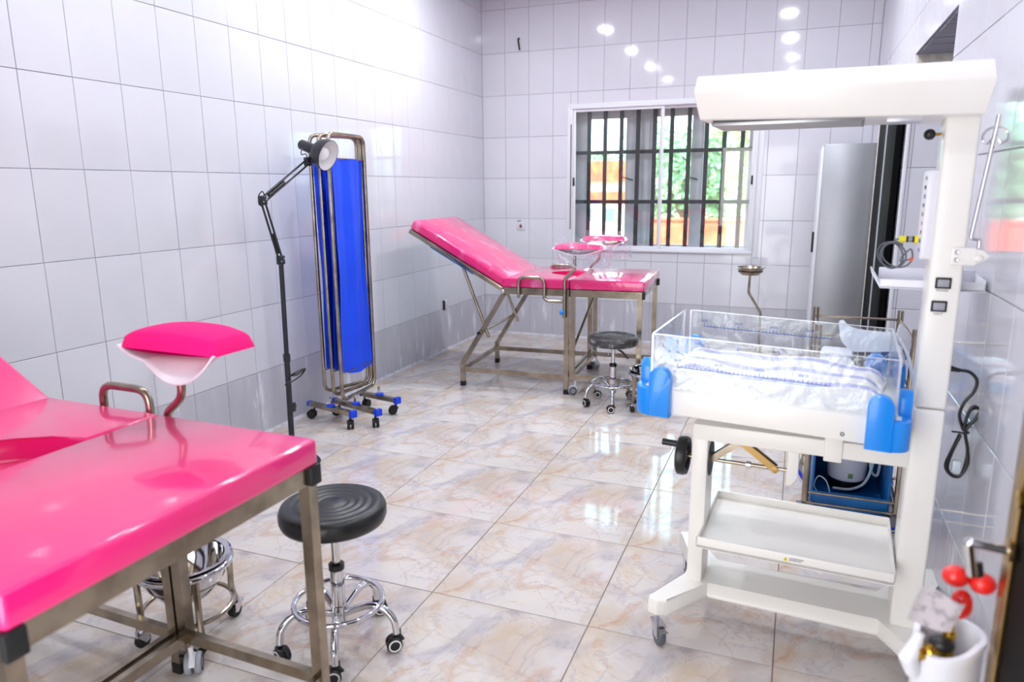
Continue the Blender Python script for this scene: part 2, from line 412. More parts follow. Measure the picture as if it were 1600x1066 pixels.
TILE_CACHE = {}
def tile_mesh(u0, u1, v0, v1, m, t, bev, key):
    k = (round(u0, 3), round(u1, 3), round(v0, 3), round(v1, 3), m, key)
    if k in TILE_CACHE: return TILE_CACHE[k]
    mb = MB(); b = bev
    lo = [(u0, v0, -t), (u1, v0, -t), (u1, v1, -t), (u0, v1, -t)]
    mid = [(u0, v0, -b), (u1, v0, -b), (u1, v1, -b), (u0, v1, -b)]
    top = [(u0+b, v0+b, 0), (u1-b, v0+b, 0), (u1-b, v1-b, 0), (u0+b, v1-b, 0)]
    mb.loft([lo, mid, top])
    me = mb.mesh('tile', m); TILE_CACHE[k] = me; return me
def tiles(parent, origin, U, V, us, vs, holes=(), seen=None, low=None, jit=.12, gap=.0015, m='tile', t=.009, bev=.0012):
    """lay tiles on the lattice us x vs of the plane origin+u*U+v*V; those in view are parts, the rest one joined part"""
    origin = Vector(origin); U = Vector(U); V = Vector(V); Nn = U.cross(V); rest = MB(); nrest = 0
    full_u = max(b-a for a, b in zip(us[:-1], us[1:])); 
    for iu, (a, b) in enumerate(zip(us[:-1], us[1:])):
        for iv, (c, d) in enumerate(zip(vs[:-1], vs[1:])):
            pieces = [(a, b, c, d)]
            for hx0, hx1, hy0, hy1 in holes:
                nxt = []
                for (p, q, r_, s_) in pieces:
                    if q <= hx0 or p >= hx1 or s_ <= hy0 or r_ >= hy1: nxt.append((p, q, r_, s_)); continue
                    if p < hx0: nxt.append((p, hx0, r_, s_))
                    if q > hx1: nxt.append((hx1, q, r_, s_))
                    p2, q2 = max(p, hx0), min(q, hx1)
                    if r_ < hy0: nxt.append((p2, q2, r_, hy0))
                    if s_ > hy1: nxt.append((p2, q2, hy1, s_))
                pieces = nxt
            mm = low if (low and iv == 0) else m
            for (p, q, r_, s_) in pieces:
                if q-p < .012 or s_-r_ < .012: continue
                cu, cv = (a+b)/2, (c+d)/2
                if seen is None or seen(cu, cv):
                    me = tile_mesh(p-cu+gap, q-cu-gap, r_-cv+gap, s_-cv-gap, mm, t, bev, (round(Nn.x), round(Nn.y), round(Nn.z)))
                    o = bpy.data.objects.new('tile', me); COL.objects.link(o); o.parent = parent
                    R_ = Matrix.Rotation(math.radians(random.uniform(-jit, jit)), 4, 'X') @ Matrix.Rotation(math.radians(random.uniform(-jit, jit)), 4, 'Y')
                    o.matrix_local = basis(U, V, origin+cu*U+cv*V+Nn*random.uniform(-.0004, .0004)) @ R_
                else:
                    nrest += 1
                    Mx = basis(U, V, origin)
                    vsx = [Mx @ Vector(x) for x in ((p+gap, r_+gap, 0), (q-gap, r_+gap, 0), (q-gap, s_-gap, 0), (p+gap, s_-gap, 0))]
                    lo = [x-Nn*t for x in vsx]
                    rest.loft([lo, vsx])
    if nrest:
        o = rest.build('tile_field', m, parent); o['kind'] = 'stuff'
    else: rest.bm.free()
def lattice(lo, hi, start, step):
    k0 = math.floor((lo-start)/step)-1; out = [lo]; k = k0
    while start+k*step < hi-1e-4:
        x = start+k*step
        if x > lo+1e-4: out.append(x)
        k += 1
    return out+[hi]
rows = [0, .4, .8, 1.2, 1.6, 2.0, 2.4, 2.8, 3.2, CEIL]
# left wall faces +X: U = -Y direction... U x V must be +X with V = Z  ->  U = Y
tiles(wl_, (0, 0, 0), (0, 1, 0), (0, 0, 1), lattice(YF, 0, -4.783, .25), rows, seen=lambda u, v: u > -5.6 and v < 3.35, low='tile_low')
# back wall faces -Y: U = X, V = Z
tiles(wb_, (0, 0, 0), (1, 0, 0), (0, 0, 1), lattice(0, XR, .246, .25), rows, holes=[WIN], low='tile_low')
# right wall faces -X: U = -Y
tiles(wr_, (XR, 0, 0), (0, -1, 0), (0, 0, 1), lattice(0, -YF, -DW[1]+.02, .25), rows, holes=[(-DW[1], -DW[0], -1, DW[2])],
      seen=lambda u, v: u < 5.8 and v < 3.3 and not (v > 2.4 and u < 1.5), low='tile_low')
# far jamb of the doorway faces -Y
tiles(wr_, (XR, DW[1], 0), (1, 0, 0), (0, 0, 1), [0, .035, .285, TH], [0, .4, .8, 1.2, 1.6, 2.0, 2.15], seen=lambda u, v: True)
MB().box(XR-.004, XR+.014, DW[1]-.012, DW[1]+.01, 0, DW[2], .003).build('corner_trim', 'white_paint', wr_)
# floor: 61 cm marble-look tiles
tiles(fl, (0, 0, 0), (1, 0, 0), (0, 1, 0), lattice(0, XR, 1.2285, .6115), lattice(YF, 0, -2.885, .6235), seen=lambda u, v: v > -6.2,
      m='marble', t=.009, bev=.001, jit=.05, gap=.0017)
tiles(fl, (XR, 0, 0), (1, 0, 0), (0, 1, 0), [0.0, TH], lattice(DW[0], DW[1], -2.885, .6235), seen=lambda u, v: True, m='marble', jit=.05, gap=.0017)

for nm, mb in (('baseboard_left', MB().prism([(-.002, 0), (.016, 0), (.006, .012), (-.002, .018)], YF, 0, 0, 'y')), ('baseboard_back', MB().prism([(.002, 0), (-.018, 0), (-.008, .012), (.002, .02)], 0, XR, 0, 'x'))):
    structure(nm, mb, 'fillet_cement')
# recessed downlights (seen mirrored in the glazed walls and floor)
for i, (x, y) in enumerate(LAMP_XY):
    t = tag(empty('ceiling_light', (x, y, CEIL)), 'round recessed ceiling downlight with a white rim', 'ceiling light', 'recessed downlights in the ceiling')
    MB().lathe([(.062, -.001), (.062, -.012), (.078, -.014), (.085, -.008), (.085, .0), (.08, .01)], seg=24).build('rim', 'white_paint', t)
    MB().lathe([(0, -.006), (.06, -.006), (.06, .004), (0, .004)], seg=24).build('diffuser', 'diffuser', t)
    L_ = bpy.data.lights.new('downlight', 'AREA'); L_.shape = 'DISK'; L_.size = .14; L_.energy = LAMP_POWER[y]; L_.color = (.93, .985, 1.0)
    lo = bpy.data.objects.new('downlight', L_); COL.objects.link(lo); lo.parent = t; lo.location = (0, 0, -.02)

# ------------------------------------------------------------------ window with burglar bars
w = empty('window_1', (0, 0, 0)); w['kind'] = 'structure'
x0, x1, z0, z1 = WIN
f = MB(); fw = .026
f.box(x0, x0+fw, -.02, .05, z0+fw, z1-fw, .003); f.box(x1-fw, x1, -.02, .05, z0+fw, z1-fw, .003)
f.box(x0, x1, -.02, .05, z0, z0+fw, .003); f.box(x0, x1, -.02, .05, z1-fw, z1, .003)
f.build('frame', 'white_paint', w)
MB().box(x0-.03, x0, -.006, .003, z0-.02, z1, .002).box(x1, x1+.05, -.006, .003, z0-.03, z1, .002).box(x0-.03, x1+.05, -.006, .003, z1, z1+.025, .002).build('architrave', 'white_paint', w)
xm = 1.805
for a, b, yy in ((x0+fw, xm+.02, .0), (xm-.02, x1-fw, .022)):
    s = MB(); sw = .026
    s.box(a, a+sw, yy, yy+.02, z0+fw, z1-fw, .002); s.box(b-sw, b, yy, yy+.02, z0+fw, z1-fw, .002)
    s.box(a+sw, b-sw, yy, yy+.02, z0+fw, z0+fw+sw, .002); s.box(a+sw, b-sw, yy, yy+.02, z1-fw-sw, z1-fw, .002)
    so = s.build('sash', 'white_paint', w)
    MB().box(a+sw, b-sw, yy+.008, yy+.012, z0+fw+sw, z1-fw-sw).build('pane', 'window_glass', so)
    hx = a+sw/2 if a < 1 else b-sw/2
    MB().box(hx-.008, hx+.008, yy-.012, yy, 1.52, 1.60, .003).build('latch', 'black_plastic', so)
MB().box(x0+.008, x0+.017, -.022, -.019, 1.1, 2.1).build('seal', 'bar_black', w)
for k in range(10):
    xb = 1.089+.1592*k
    MB().box(xb-.02, xb+.02, .085, .097, z0, z1, .002, 1).build('security_bar', 'bar_black', w)
for zb in (1.835, 1.365):
    MB().box(x0, x1, .098, .108, zb-.018, zb+.018, .002, 1).build('cross_bar', 'bar_black', w)
# outer steel casement
oy0, oy1 = .17, .21
c = MB()
c.box(x0, x1, oy0, oy1, z0, z0+.06, .003); c.box(x0, x1, oy0, oy1, z1-.11, z1, .003)
for a, b in ((x0, x0+.12), (1.435, 1.56), (1.60, 1.66), (2.06, 2.17), (x1-.09, x1)):
    c.box(a, b, oy0, oy1, z0+.06, z1-.11, .003)
c.build('casement_frame', 'casement', w)
MB().box(1.56, 1.60, oy0+.01, oy1, z0+.06, z1-.11).box(1.66, 1.70, oy0+.012, oy1, z0+.06, z1-.11).build('casement_sash', 'casement', w)
for a, b in ((1.045, 1.435), (1.70, 2.06), (2.17, 2.575)):
    MB().box(a, b, oy0+.018, oy0+.023, z0+.06, z1-.11).build('casement_pane', 'casement_glass', w)
for a in (2.115, 1.50):
    MB().tube([(a-.09, .165, 1.60), (a, .16, 1.575), (a+.01, .168, 1.57)], .006, 6).build('stay', 'bar_black', w)
MB().box(x0, x1, .05, .23, z0-.02, z0+.004).build('sill', 'white_paint', w)

# ------------------------------------------------------------------ outdoors
g = structure('ground', MB().box(-40, 40, WT+.05, 70, -1.6, -1.2), 'soil')
bw = empty('boundary_wall', (0, 12.5, -1.2)); tag(bw, 'long low orange-red wall outside, seen through the right half of the window', 'wall')
MB().box(-1.1, 9, -.1, .1, 0, 1.82, .01).build('wall_panel', 'red_wall', bw)
MB().box(-1.15, 9, -.14, .14, 1.82, 1.9, .01).build('coping', 'red_wall', bw)
hs = empty('house', (-8.6, 30, -1.2)); tag(hs, 'white house with orange-red tiled roof outside, seen through the left window pane', 'house')
MB().box(-5, 3.9, 0, 7, 0, 3.0).build('wall', 'house_wall', hs)
MB().prism([(-5.5, 3.0), (4.4, 3.0), (3.3, 4.0), (-4.4, 4.0)], -.6, 7.6, 0, 'y').build('roof', 'roof_orange', hs)
MB().box(-5.2, 4.0, -.3, 0, 1.9, 2.5, .03).build('awning', 'roof_orange', hs)
for xx in (-3.2, -1.2, 1.35, 2.55):
    fr = MB().box(xx-.4, xx+.4, -.05, .02, .85, 1.75, .02).build('window', 'house_wall', hs)
    MB().box(xx-.28, xx+.28, -.08, -.03, .95, 1.65).build('pane', 'house_window', fr)
def tree(x, y, h, r, m, label):
    t = empty('tree', (x, y, -1.2)); tag(t, label, 'tree')
    rnd = random.Random(int(x*100+y)); 
    tr = MB().tube([(0, 0, 0), (.1, 0, h*.3), (0, .1, h*.6)], [.22, .16, .1], 8)
    for a in range(4):
        an = a*1.6+x; tr.tube([(0.05, 0, h*.35), (math.cos(an)*r*.5, math.sin(an)*r*.5, h*.62)], [.09, .04], 6)
    tr.build('trunk', 'bark', t)
    cr = MB()
    for k in range(2600):
        # leaf clusters on a lumpy crown
        u, v = rnd.uniform(0, 2*PI), math.acos(rnd.uniform(-.75, 1)); rr = r*(.72+.28*rnd.random())*(1+.22*math.sin(3*u+x)*math.sin(2*v))
        p = Vector((rr*math.sin(v)*math.cos(u), rr*math.sin(v)*math.sin(u), h*.66+rr*.95*math.cos(v)))
        s = rnd.uniform(.07, .17); n = Vector((rnd.gauss(0, 1), rnd.gauss(0, 1), rnd.gauss(.6, 1))).normalized()
        a = n.orthogonal().normalized()*s; b = n.cross(a).normalized()*s*.7
        vv = [cr.bm.verts.new(p+q) for q in (-a, b, a, -b)]; cr.bm.faces.new(vv)
    cr.build('crown', m, t)['kind'] = 'stuff'
for a in ((-20.5, 52, 6.4, 2.5, 'leaf_c', 'yellow-green tree behind the house, far left in the window'), (-13.6, 56, 5.4, 2.3, 'leaf_a', 'green tree rising behind the orange roof, right of the yellow-green one'),
          (-6.4, 44, 6.6, 2.8, 'leaf_b', 'blue-green tree outside just left of the window mullion'), (-1.6, 38, 5.6, 2.4, 'leaf_b', 'tall blue-green tree outside just right of the window mullion'),
          (-.8, 19.5, 4.4, 1.7, 'leaf_a', 'mid-green tree above the orange-red wall, in the right window half'), (2.6, 17, 4.8, 1.8, 'leaf_c', 'bright green tree outside at the right edge of the window'),
          (.6, 25, 5.8, 1.9, 'leaf_c', 'tall bright green tree in the middle of the right window half'), (5.6, 30, 6.8, 2.3, 'leaf_b', 'dark green tree behind the bright one at the right edge of the window')):
    tree(*a)

# ------------------------------------------------------------------ wall fittings
def socket(name, o, U, label, red=False, w_=.086, h_=.086):
    s = empty(name, o); tag(s, label, 'switch' if red else 'socket')
    M = basis(U, (0, 0, 1), (0, 0, 0))
    MB().box(-w_/2, w_/2, -h_/2, h_/2, .0, .009, .003).xf(M).build('plate', 'socket', s)
    if red:
        MB().box(-.013, .013, -.016, .014, .009, .015, .002).xf(M).build('rocker', 'socket_red', s)
        MB().box(-.006, .006, .024, .028, .009, .0105).xf(M).build('indicator', 'ink_grey', s)
        MB().box(-.04, .0, .048, .054, .001, .004).xf(M).build('mark', 'ink_black', s)
    else:
        MB().box(-w_/2-.002, -w_/2+.018, -h_/2-.001, h_/2+.001, .0, .016, .002).xf(M).build('cover', 'ink_black', s)
        for q in ((-.0, .016), (.016, -.01), (-.0, -.01)):
            MB().box(q[0]-.003, q[0]+.003, q[1]-.005, q[1]+.005, .009, .0095).xf(M).build('slot', 'ink_grey', s)
socket('wall_socket', (.0005, -.955, .436), (0, 1, 0), 'white wall socket with a black left edge low on the left wall')
socket('wall_switch', (.409, -.0005, 1.125), (1, 0, 0), 'white wall switch with red rocker on the back wall left of the window', True)
hk = empty('wall_hook', (.404, 0, 2.86)); tag(hk, 'small black pin sticking out of a high tile on the back wall', 'pin')
MB().tube([(-.012, .0, .06), (-.008, -.03, .05), (.01, -.035, -.05)], .008, 6).build('pin', 'ink_black', hk)
MB().lathe([(0, 0), (.012, 0), (.01, .006), (0, .006)], (-.012, -.0, .06), 10, (0, -1, 0)).build('washer', 'ink_black', hk)

# ------------------------------------------------------------------ generic castor
def castor(parent, loc, rz, r=.025, wm='black_plastic', bm_='black_plastic', rim=None, stem=.03, w_=.016, brake=None, hood=True):
    """twin-wheel castor whose wheels touch z=0 of the parent's frame; returned as ONE child with wheel sub-parts"""
    M = Matrix.Translation(loc) @ Matrix.Rotation(rz, 4, 'Z')
    b = MB()
    if hood:
        b.prism([(-.5*r, .95*r)]+[(-.1*r+1.12*r*math.cos(math.radians(a)), r+1.12*r*math.sin(math.radians(a))) for a in (20, 50, 80, 110, 140)]+[(-1.1*r, 1.1*r)], -w_*.45, w_*.45, .001, 'y')
    else:
        b.prism([(-1.0*r, 1.0*r), (-.3*r, .8*r), (.9*r, 2.15*r), (-.7*r, 2.15*r)], -w_*1.25, -w_*1.0, 0, 'y'); b.prism([(-1.0*r, 1.0*r), (-.3*r, .8*r), (.9*r, 2.15*r), (-.7*r, 2.15*r)], w_*1.0, w_*1.25, 0, 'y')
        b.box(-.8*r, .95*r, -w_*1.25, w_*1.25, 2.1*r, 2.25*r)
    b.tube([(.35*r, 0, 1.7*r), (.35*r, 0, 2*r+stem)], max(.006, .22*r), 8)
    o = b.xf(M).build('castor', bm_, parent)
    ys = (-w_*.75, w_*.75) if hood else (0,)
    for y in ys:
        hw = w_*.5 if hood else w_*.9
        wh = MB().lathe([(0, -hw), (.55*r, -hw), (.9*r, -hw), (r, -hw*.5), (r, hw*.5), (.9*r, hw), (.55*r, hw), (0, hw)], (-.35*r, y, r), 18, (0, 1, 0)).xf(M).build('wheel', wm, o)
        if rim:
            sgn = -1 if y <= 0 else 1
            MB().lathe([(.62*r, 0), (.62*r, .002), (.78*r, .002), (.78*r, 0)], (-.35*r, y+sgn*hw*1.0, r), 18, (0, sgn, 0)).xf(M).build('wheel_rim', rim, o)
    if brake:
        MB().box(-1.6*r, -.2*r, -w_*.9, w_*.9, 1.9*r, 2.02*r, .001, 1, M @ Matrix.Rotation(.0, 4, 'Y')).build('brake', brake, o)
    return o
def child_castor(root, parent_part, *a, **k): return castor(root, *a, **k)

# ------------------------------------------------------------------ pink examination couches
def mattress(x0, x1, y0, y1, z0, z1, r=.013, cut=None):
    mb = MB()
    if cut:
        cx, cw, cd = cut
        poly = [(x0, y0), (x1, y0), (x1, -cw)]+[(x1-cd*math.sin(math.radians(a)), -cw*math.cos(math.radians(a))) for a in range(12, 180, 12)]+[(x1, cw), (x1, y1), (x0, y1)]
        mb.prism(poly, z0, z1, r, 'z', 3)
    else: mb.box(x0, x1, y0, y1, z0, z1, r, 3)
    return mb
def stirrup(root, x, y, sy, zt, film, cush, dx=.0, tilt=0.):
    """round post with a double bend carrying a curved white calf plate and a pink pad"""
    p = MB().tube(fillet([(x, y, .58), (x, y, zt-.215), (x+.072, y+sy*.0, zt-.16), (x+.072, y, zt-.022)], .03), .0125, 12).build('stirrup_post', 'steel', root)
    MB().sphere((x-.012, y+sy*.03, .625), .019, 12).tube([(x-.01, y, .625), (x-.012, y+sy*.03, .625)], .006, 8).build('clamp_knob', 'clamp_blue', p)
    L, W = .180, .104; cx = x+.105+dx
    def pl(u, v):
        a = (u-.5)*2; b = (v-.5)*2
        ww = W*(1-.25*a*a)
        lip = max(0, 1-((a-.38)/.64)**2)*max(0, -b*sy*1.0-.15)**1.2*(.075 if not film else .03)   # rounded lip hanging at one long edge
        lip2 = max(0, 1-((a-.1)/.7)**2)*max(0, b*sy-.3)*.02
        zz = zt+.004-.030*(1-abs(a)**2.2)-lip-lip2
        return (cx+L*a, y+ww*b, zz)
    q = MB().grid(pl, 24, 10).thick(.005).build('calf_plate', 'white_plastic', p)
    tc = MB()
    def top(u, v):
        a = (u-.5)*2; b = (v-.5)*2
        e = max(0, 1-abs(a)**3.2)*max(0, 1-abs(b)**3.2)
        ww = (W-.004)*(1-.25*a*a); h_ = .028 if film else .042
        return (cx+.010+(L-.002)*a, y+ww*b, zt+.006+h_*e**.2+(.006 if film else .014)*(1-a*a)*(1-.4*b*b)-.010*(1-e**.2))
    def bot(u, v):
        a = (u-.5)*2; b = (v-.5)*2
        e = max(0, 1-abs(a)**3.2)*max(0, 1-abs(b)**3.2); ww = (W-.004)*(1-.25*a*a)
        return (cx+.010+(L-.002)*a, y+ww*b, zt+.006-.010*e**.5-.010*(1-e**.2))
    tc.grid(top, 28, 16); tc.grid(bot, 28, 16)
    bmesh.ops.remove_doubles(tc.bm, verts=tc.bm.verts[:], dist=.0008)
    tc.build('calf_pad', cush, p, 60)
    if film:
        rnd = random.Random(int(x*1000+y*100))
        def fm(u, v):
            a = u*2*PI; s = .8+.45*v
            rx = (L+.03)*(1+.12*math.sin(3*a+1))*(1-.15*v); ry = (W+.03)*(1+.1*math.sin(4*a))*(1-.35*v)
            return (cx+.03*v+rx*math.cos(a), y+ry*math.sin(a), zt+.06-.20*v+.012*math.sin(9*a+3*v))
        MB().grid(fm, 48, 12).build('film_wrap', 'film', p, 80)
def make_couch(label, loc, rz, vinyl, cush, flen, handle, film, both):
    root = tag(empty('examination_couch', loc, rz), label, 'couch', 'pink delivery couches on steel frames')
    T = .034; hw = .395; zr = .76
    sides = (-hw, hw)
    # main frame
    m = MB()
    for y in sides: m.bar((-.515, y, zr), (0, y, zr), .035, .05)
    m.bar((-.50, -hw, zr), (-.50, hw, zr), .035, .05); m.bar((-.018, -hw, zr), (-.018, hw, zr), .035, .05)
    m.box(-.5, -.02, -hw+.015, hw-.015, .772, .784)
    m.build('seat_frame', 'steel', root)
    for y in sides:
        l = MB().bar((-.018, y, .035), (-.018, y, .74), T).build('leg', 'steel', root)
        MB().box(-.037, .001, y-.019, y+.019, 0, .038, .003).build('foot_cap', 'rubber', l)
        l = MB().bar((-.845, y, .035), (-.845, y, .185), T).bar((-.845, y, .175), (-.50, y, .735), T, T, 0, (1, 0, 0)).build('leg', 'steel', root)
        MB().box(-.864, -.826, y-.019, y+.019, 0, .038, .003).build('foot_cap', 'rubber', l)
        for z in (.10, .155): MB().lathe([(0, 0), (.007, 0), (.005, .004), (0, .005)], (-.845, y+math.copysign(.017, y), z), 8, (0, math.copysign(1, y), 0)).build('bolt', 'chrome', l)
        MB().bar((-.845, y, .13), (-.018, y, .13), .022, .034).build('rail', 'steel', root)
        s = y*.9
        MB().tube([(-.845, s, .925), (-.64, s, .385)], .0115, 10).build('back_strut', 'steel', root)
    MB().bar((-.845, -hw, .135), (-.845, hw, .135), .022, .034).build('rail', 'steel', root)
    MB().bar((-.018, -hw, .135), (-.018, hw, .135), .022, .034).build('rail', 'steel', root)
    cb = MB().tube([(-.695, -hw-.03, .43), (-.695, hw+.03, .43)], .0135, 10).build('cross_bar', 'steel', root)
    MB().sphere((-.695, -hw-.045, .43), .013, 10).build('knob', 'rubber', cb)
    # seat and its opening
    MB().xf(Matrix()) if False else None
    mattress(-.512, -.003, -.41, .41, .785, .858, .012, (0, .17, .25)).build('seat_pad', vinyl, root)
    MB().box(-.30, -.01, -.2, .2, .784, .790).build('opening_liner', vinyl, root)
    # backrest, hinged and raised
    ang = math.atan2(.43, .76); B = Matrix.Translation((-.512, 0, .752)) @ Matrix.Rotation(ang, 4, 'Y')
    bl = .865
    fr = MB()
    for y in sides: fr.box(-bl, 0, y-.017, y+.017, -.002, .032, .002)
    for x in (-bl, -.4, -.035): fr.box(x, x+.035, -hw, hw, -.002, .032, .002)
    br = fr.xf(B).build('backrest_frame', 'steel', root)
    MB().box(-bl+.02, -.02, -hw+.02, hw-.02, .022, .031).xf(B).build('backrest_board', 'deep_blue', br)
    if film: MB().box(-.66, -.26, -.413, .413, -.010, -.002, .003).xf(B).build('blue_backing', 'deep_blue', br)
    MB().box(-bl-.008, .0, -.41, .41, .033, .108, .018, 3).xf(B).build('backrest_pad', vinyl, root)
    for y in sides: MB().lathe([(0, 0), (.016, 0), (.016, .006), (.008, .012), (0, .013)], (-.506, y+math.copysign(.02, y), .755), 12, (0, math.copysign(1, y), 0)).build('hinge', 'chrome', root)
    # side handles
    h0, h1, hz = handle
    for sy in (-1, 1):
        y = sy*.435
        hd = MB().tube(fillet([(h0, y, .715), (h0, y, hz), (h1, y, hz), (h1, y, .715)], .05), .0125, 12).build('arm_handle', 'steel', root)
        MB().tube(fillet([(h1, y, .722), (h1+.02, y, .70), (-.045, y, .70), (-.03, sy*.41, .70)], .02), .011, 10).build('handle_brace', 'steel', hd)
        for hx in (h0, h1): MB().tube([(hx, sy*.40, .735), (hx, y, .735)], .009, 8).build('handle_bolt', 'brass', hd)
    # removable foot section
    ff = MB(); a, b = .006, flen
    for y in sides: ff.bar((a, y, zr), (b-.012, y, zr), .035, .05)
    for x in (a+.018, b-.03): ff.bar((x, -hw, zr), (x, hw, zr), .035, .05)
    ff.box(a+.02, b-.03, -hw+.015, hw-.015, .772, .784)
    ft = ff.build('foot_frame', 'steel', root)
    for y in sides:
        MB().box(b-.016, b+.003, y-.02, y+.02, zr-.027, zr+.027, .003).build('end_cap', 'rubber', ft)
        MB().box(a-.004, a+.006, y-.02, y+.02, zr-.027, zr+.027, .002).build('end_cap', 'rubber', ft)
        MB().bar((a+.02, y, .105), (a+.02, y, .74), T).build('leg', 'steel', root)
        MB().bar((b-.03, y, .105), (b-.03, y, .74), T).build('leg', 'steel', root)
        MB().bar((a+.02, y, .135), (b-.03, y, .135), .022, .034).build('rail', 'steel', root)
        for xx in (a+.02, b-.03):
            castor(root, (xx+.012, y, 0), (.5 if y < 0 else -.9)+xx, .034, 'grey_plastic', 'white_plastic', 'rubber', .04, .02)
    MB().bar((b-.03, -hw, .135), (b-.03, hw, .135), .022, .034).build('rail', 'steel', root)
    MB().bar((a+.02, -hw, .135), (a+.02, hw, .135), .022, .034).build('rail', 'steel', root)
    MB().tube([(a+.02, -hw, .33), (a+.02, hw, .66)], .011, 8).build('link_rod', 'steel', root)
    mattress(.002, flen, -.41, .41, .785, .858, .012).build('foot_pad', vinyl, root)
    for sy in (-1, 1): stirrup(root, -.028 if film else .003, sy*.43, sy, 1.085 if film else 1.07, film, cush)
    return root
c1 = make_couch('glossy pink delivery couch in the near left foreground beside the black stool', (1.305, -5.845, 0), -.03, 'pink_vinyl', 'pink_cloth', .572, (-.27, -.07, .915), False, False)
c2 = make_couch('pink delivery couch with raised backrest, its stirrups wrapped in clear film, below the barred window', (1.517, -1.605, 0), .05, 'pink_wrapped', 'pink_wrapped', .540, (-.375, -.178, .868), True, True)

# ------------------------------------------------------------------ kick basins on castors
def make_basin(label, loc, rz, zr=.27):
    root = tag(empty('kick_basin', loc, rz), label, 'basin', 'steel kick basins on castors')
    r = .15
    MB().tube(arcpts((0, 0, zr), r, 0, 350, 35, 'xy'), .012, 10, True).build('ring', 'chrome', root)
    MB().lathe([(.134, .02), (.15, .026), (.156, .022), (.15, .018), (.138, .010), (.125, -.05), (.085, -.105), (0, -.112), (0, -.115), (.088, -.109), (.13, -.052), (.142, .008)][::-1], (0, 0, zr), 36).build('bowl', 'chrome', root)
    for k in range(4):
        a = PI/4+k*PI/2; c_, s_ = math.cos(a), math.sin(a)
        l = MB().tube(fillet([(r*c_, r*s_, zr), (r*c_*.98, r*s_*.98, .11), (r*c_*1.05, r*s_*1.05, .07)], .03), .011, 8).build('leg', 'steel', root)
        castor(root, (r*c_*1.05, r*s_*1.05, 0), a+.6, .026, 'rubber', 'chrome', None, .02, .014, None, False)
    MB().tube(arcpts((0, 0, .10), r*.98, 0, 350, 35, 'xy'), .008, 8, True).build('lower_ring', 'steel', root)
    return root
make_basin('shiny steel kick basin on castors under the near pink couch', (1.165, -5.275, 0), .25, .262)
make_basin('steel kick basin on castors beside the film-wrapped stool, half behind the crib', (2.175, -2.16, 0), .1, .262)

# ------------------------------------------------------------------ black round stools
def make_stool(label, loc, rz, zt, film):
    root = tag(empty('round_stool', loc, rz), label, 'stool', 'black round stools on chrome castor bases')
    R_ = .172; pr = [(0, -.066), (R_-.02, -.066), (R_-.006, -.06), (R_, -.045), (R_, -.022), (R_-.007, -.006), (R_-.022, .0)]
    for g_ in (.125, .098, .071, .046): pr += [(g_+.010, .001), (g_+.003, -.003), (g_-.003, -.003), (g_-.010, .001)]
    pr += [(0, .001)]
    MB().lathe(pr, (0, 0, zt), 48).build('seat', 'black_vinyl', root, 60)
    MB().lathe([(0, -.07), (.09, -.07), (.09, -.078), (.03, -.085), (0, -.085)], (0, 0, zt), 20).build('seat_plate', 'black_plastic', root)
    MB().tube([(0, 0, .27), (0, 0, zt-.08)], .014, 16).build('gas_lift', 'chrome', root)
    col = MB().lathe([(.0, .09), (.026, .09), (.026, .15), (.023, .152), (.023, .285), (0, .285)], seg=20).build('column', 'chrome', root)
    MB().lathe([(0, .28), (.026, .28), (.026, .298), (.017, .305), (0, .305)], seg=20).build('collar', 'black_plastic', col)
    MB().tube(arcpts((0, 0, .162), .145, 0, 350, 35, 'xy'), .009, 10, True).build('foot_ring', 'chrome', root)
    for k in range(5):
        a = k*2*PI/5; c_, s_ = math.cos(a), math.sin(a)
        P = lambda r, z: (r*c_, r*s_, z)
        l = MB().tube(fillet([P(.02, .12), P(.10, .155), P(.155, .152), P(.192, .11), P(.197, .062)], .04), .0125, 10).build('leg', 'chrome', root)
        castor(root, P(.197, 0), a+[.5, 2.4, .9, -1.2, 1.7][k], .027, 'black_plastic', 'black_plastic', 'enamel', .02, .016)
    if film:
        MB().tube(smooth([(.05, -.05, zt-.085), (.09, -.09, zt-.09), (.13, -.10, zt-.115)]), .007, 8).tube([(.118, -.10, zt-.108), (.142, -.105, zt-.125)], .011, 8).build('height_lever', 'black_plastic', root)
        def fm(u, v):
            a = u*2*PI; n = .006*math.sin(7*a)+.004*math.sin(13*a+2)
            if v < .5: r = (R_+.006)*v*2; return (r*math.cos(a), r*math.sin(a), zt+.006+n*v)
            t = (v-.5)*2; r = R_+.008+n+.02*t*math.sin(3*a); return (r*math.cos(a), r*math.sin(a), zt+.006-.105*t+.014*t*math.sin(5*a+1))
        MB().grid(fm, 64, 14).build('film_wrap', 'cling_film', root, 80)
    return root
make_stool('black round stool with ringed seat and chrome base beside the near pink couch', (1.70, -5.15, 0), math.radians(12), .515, False)
make_stool('black round stool wrapped in clear film in front of the far pink couch', (1.905, -2.15, 0), math.radians(-5), .50, True)

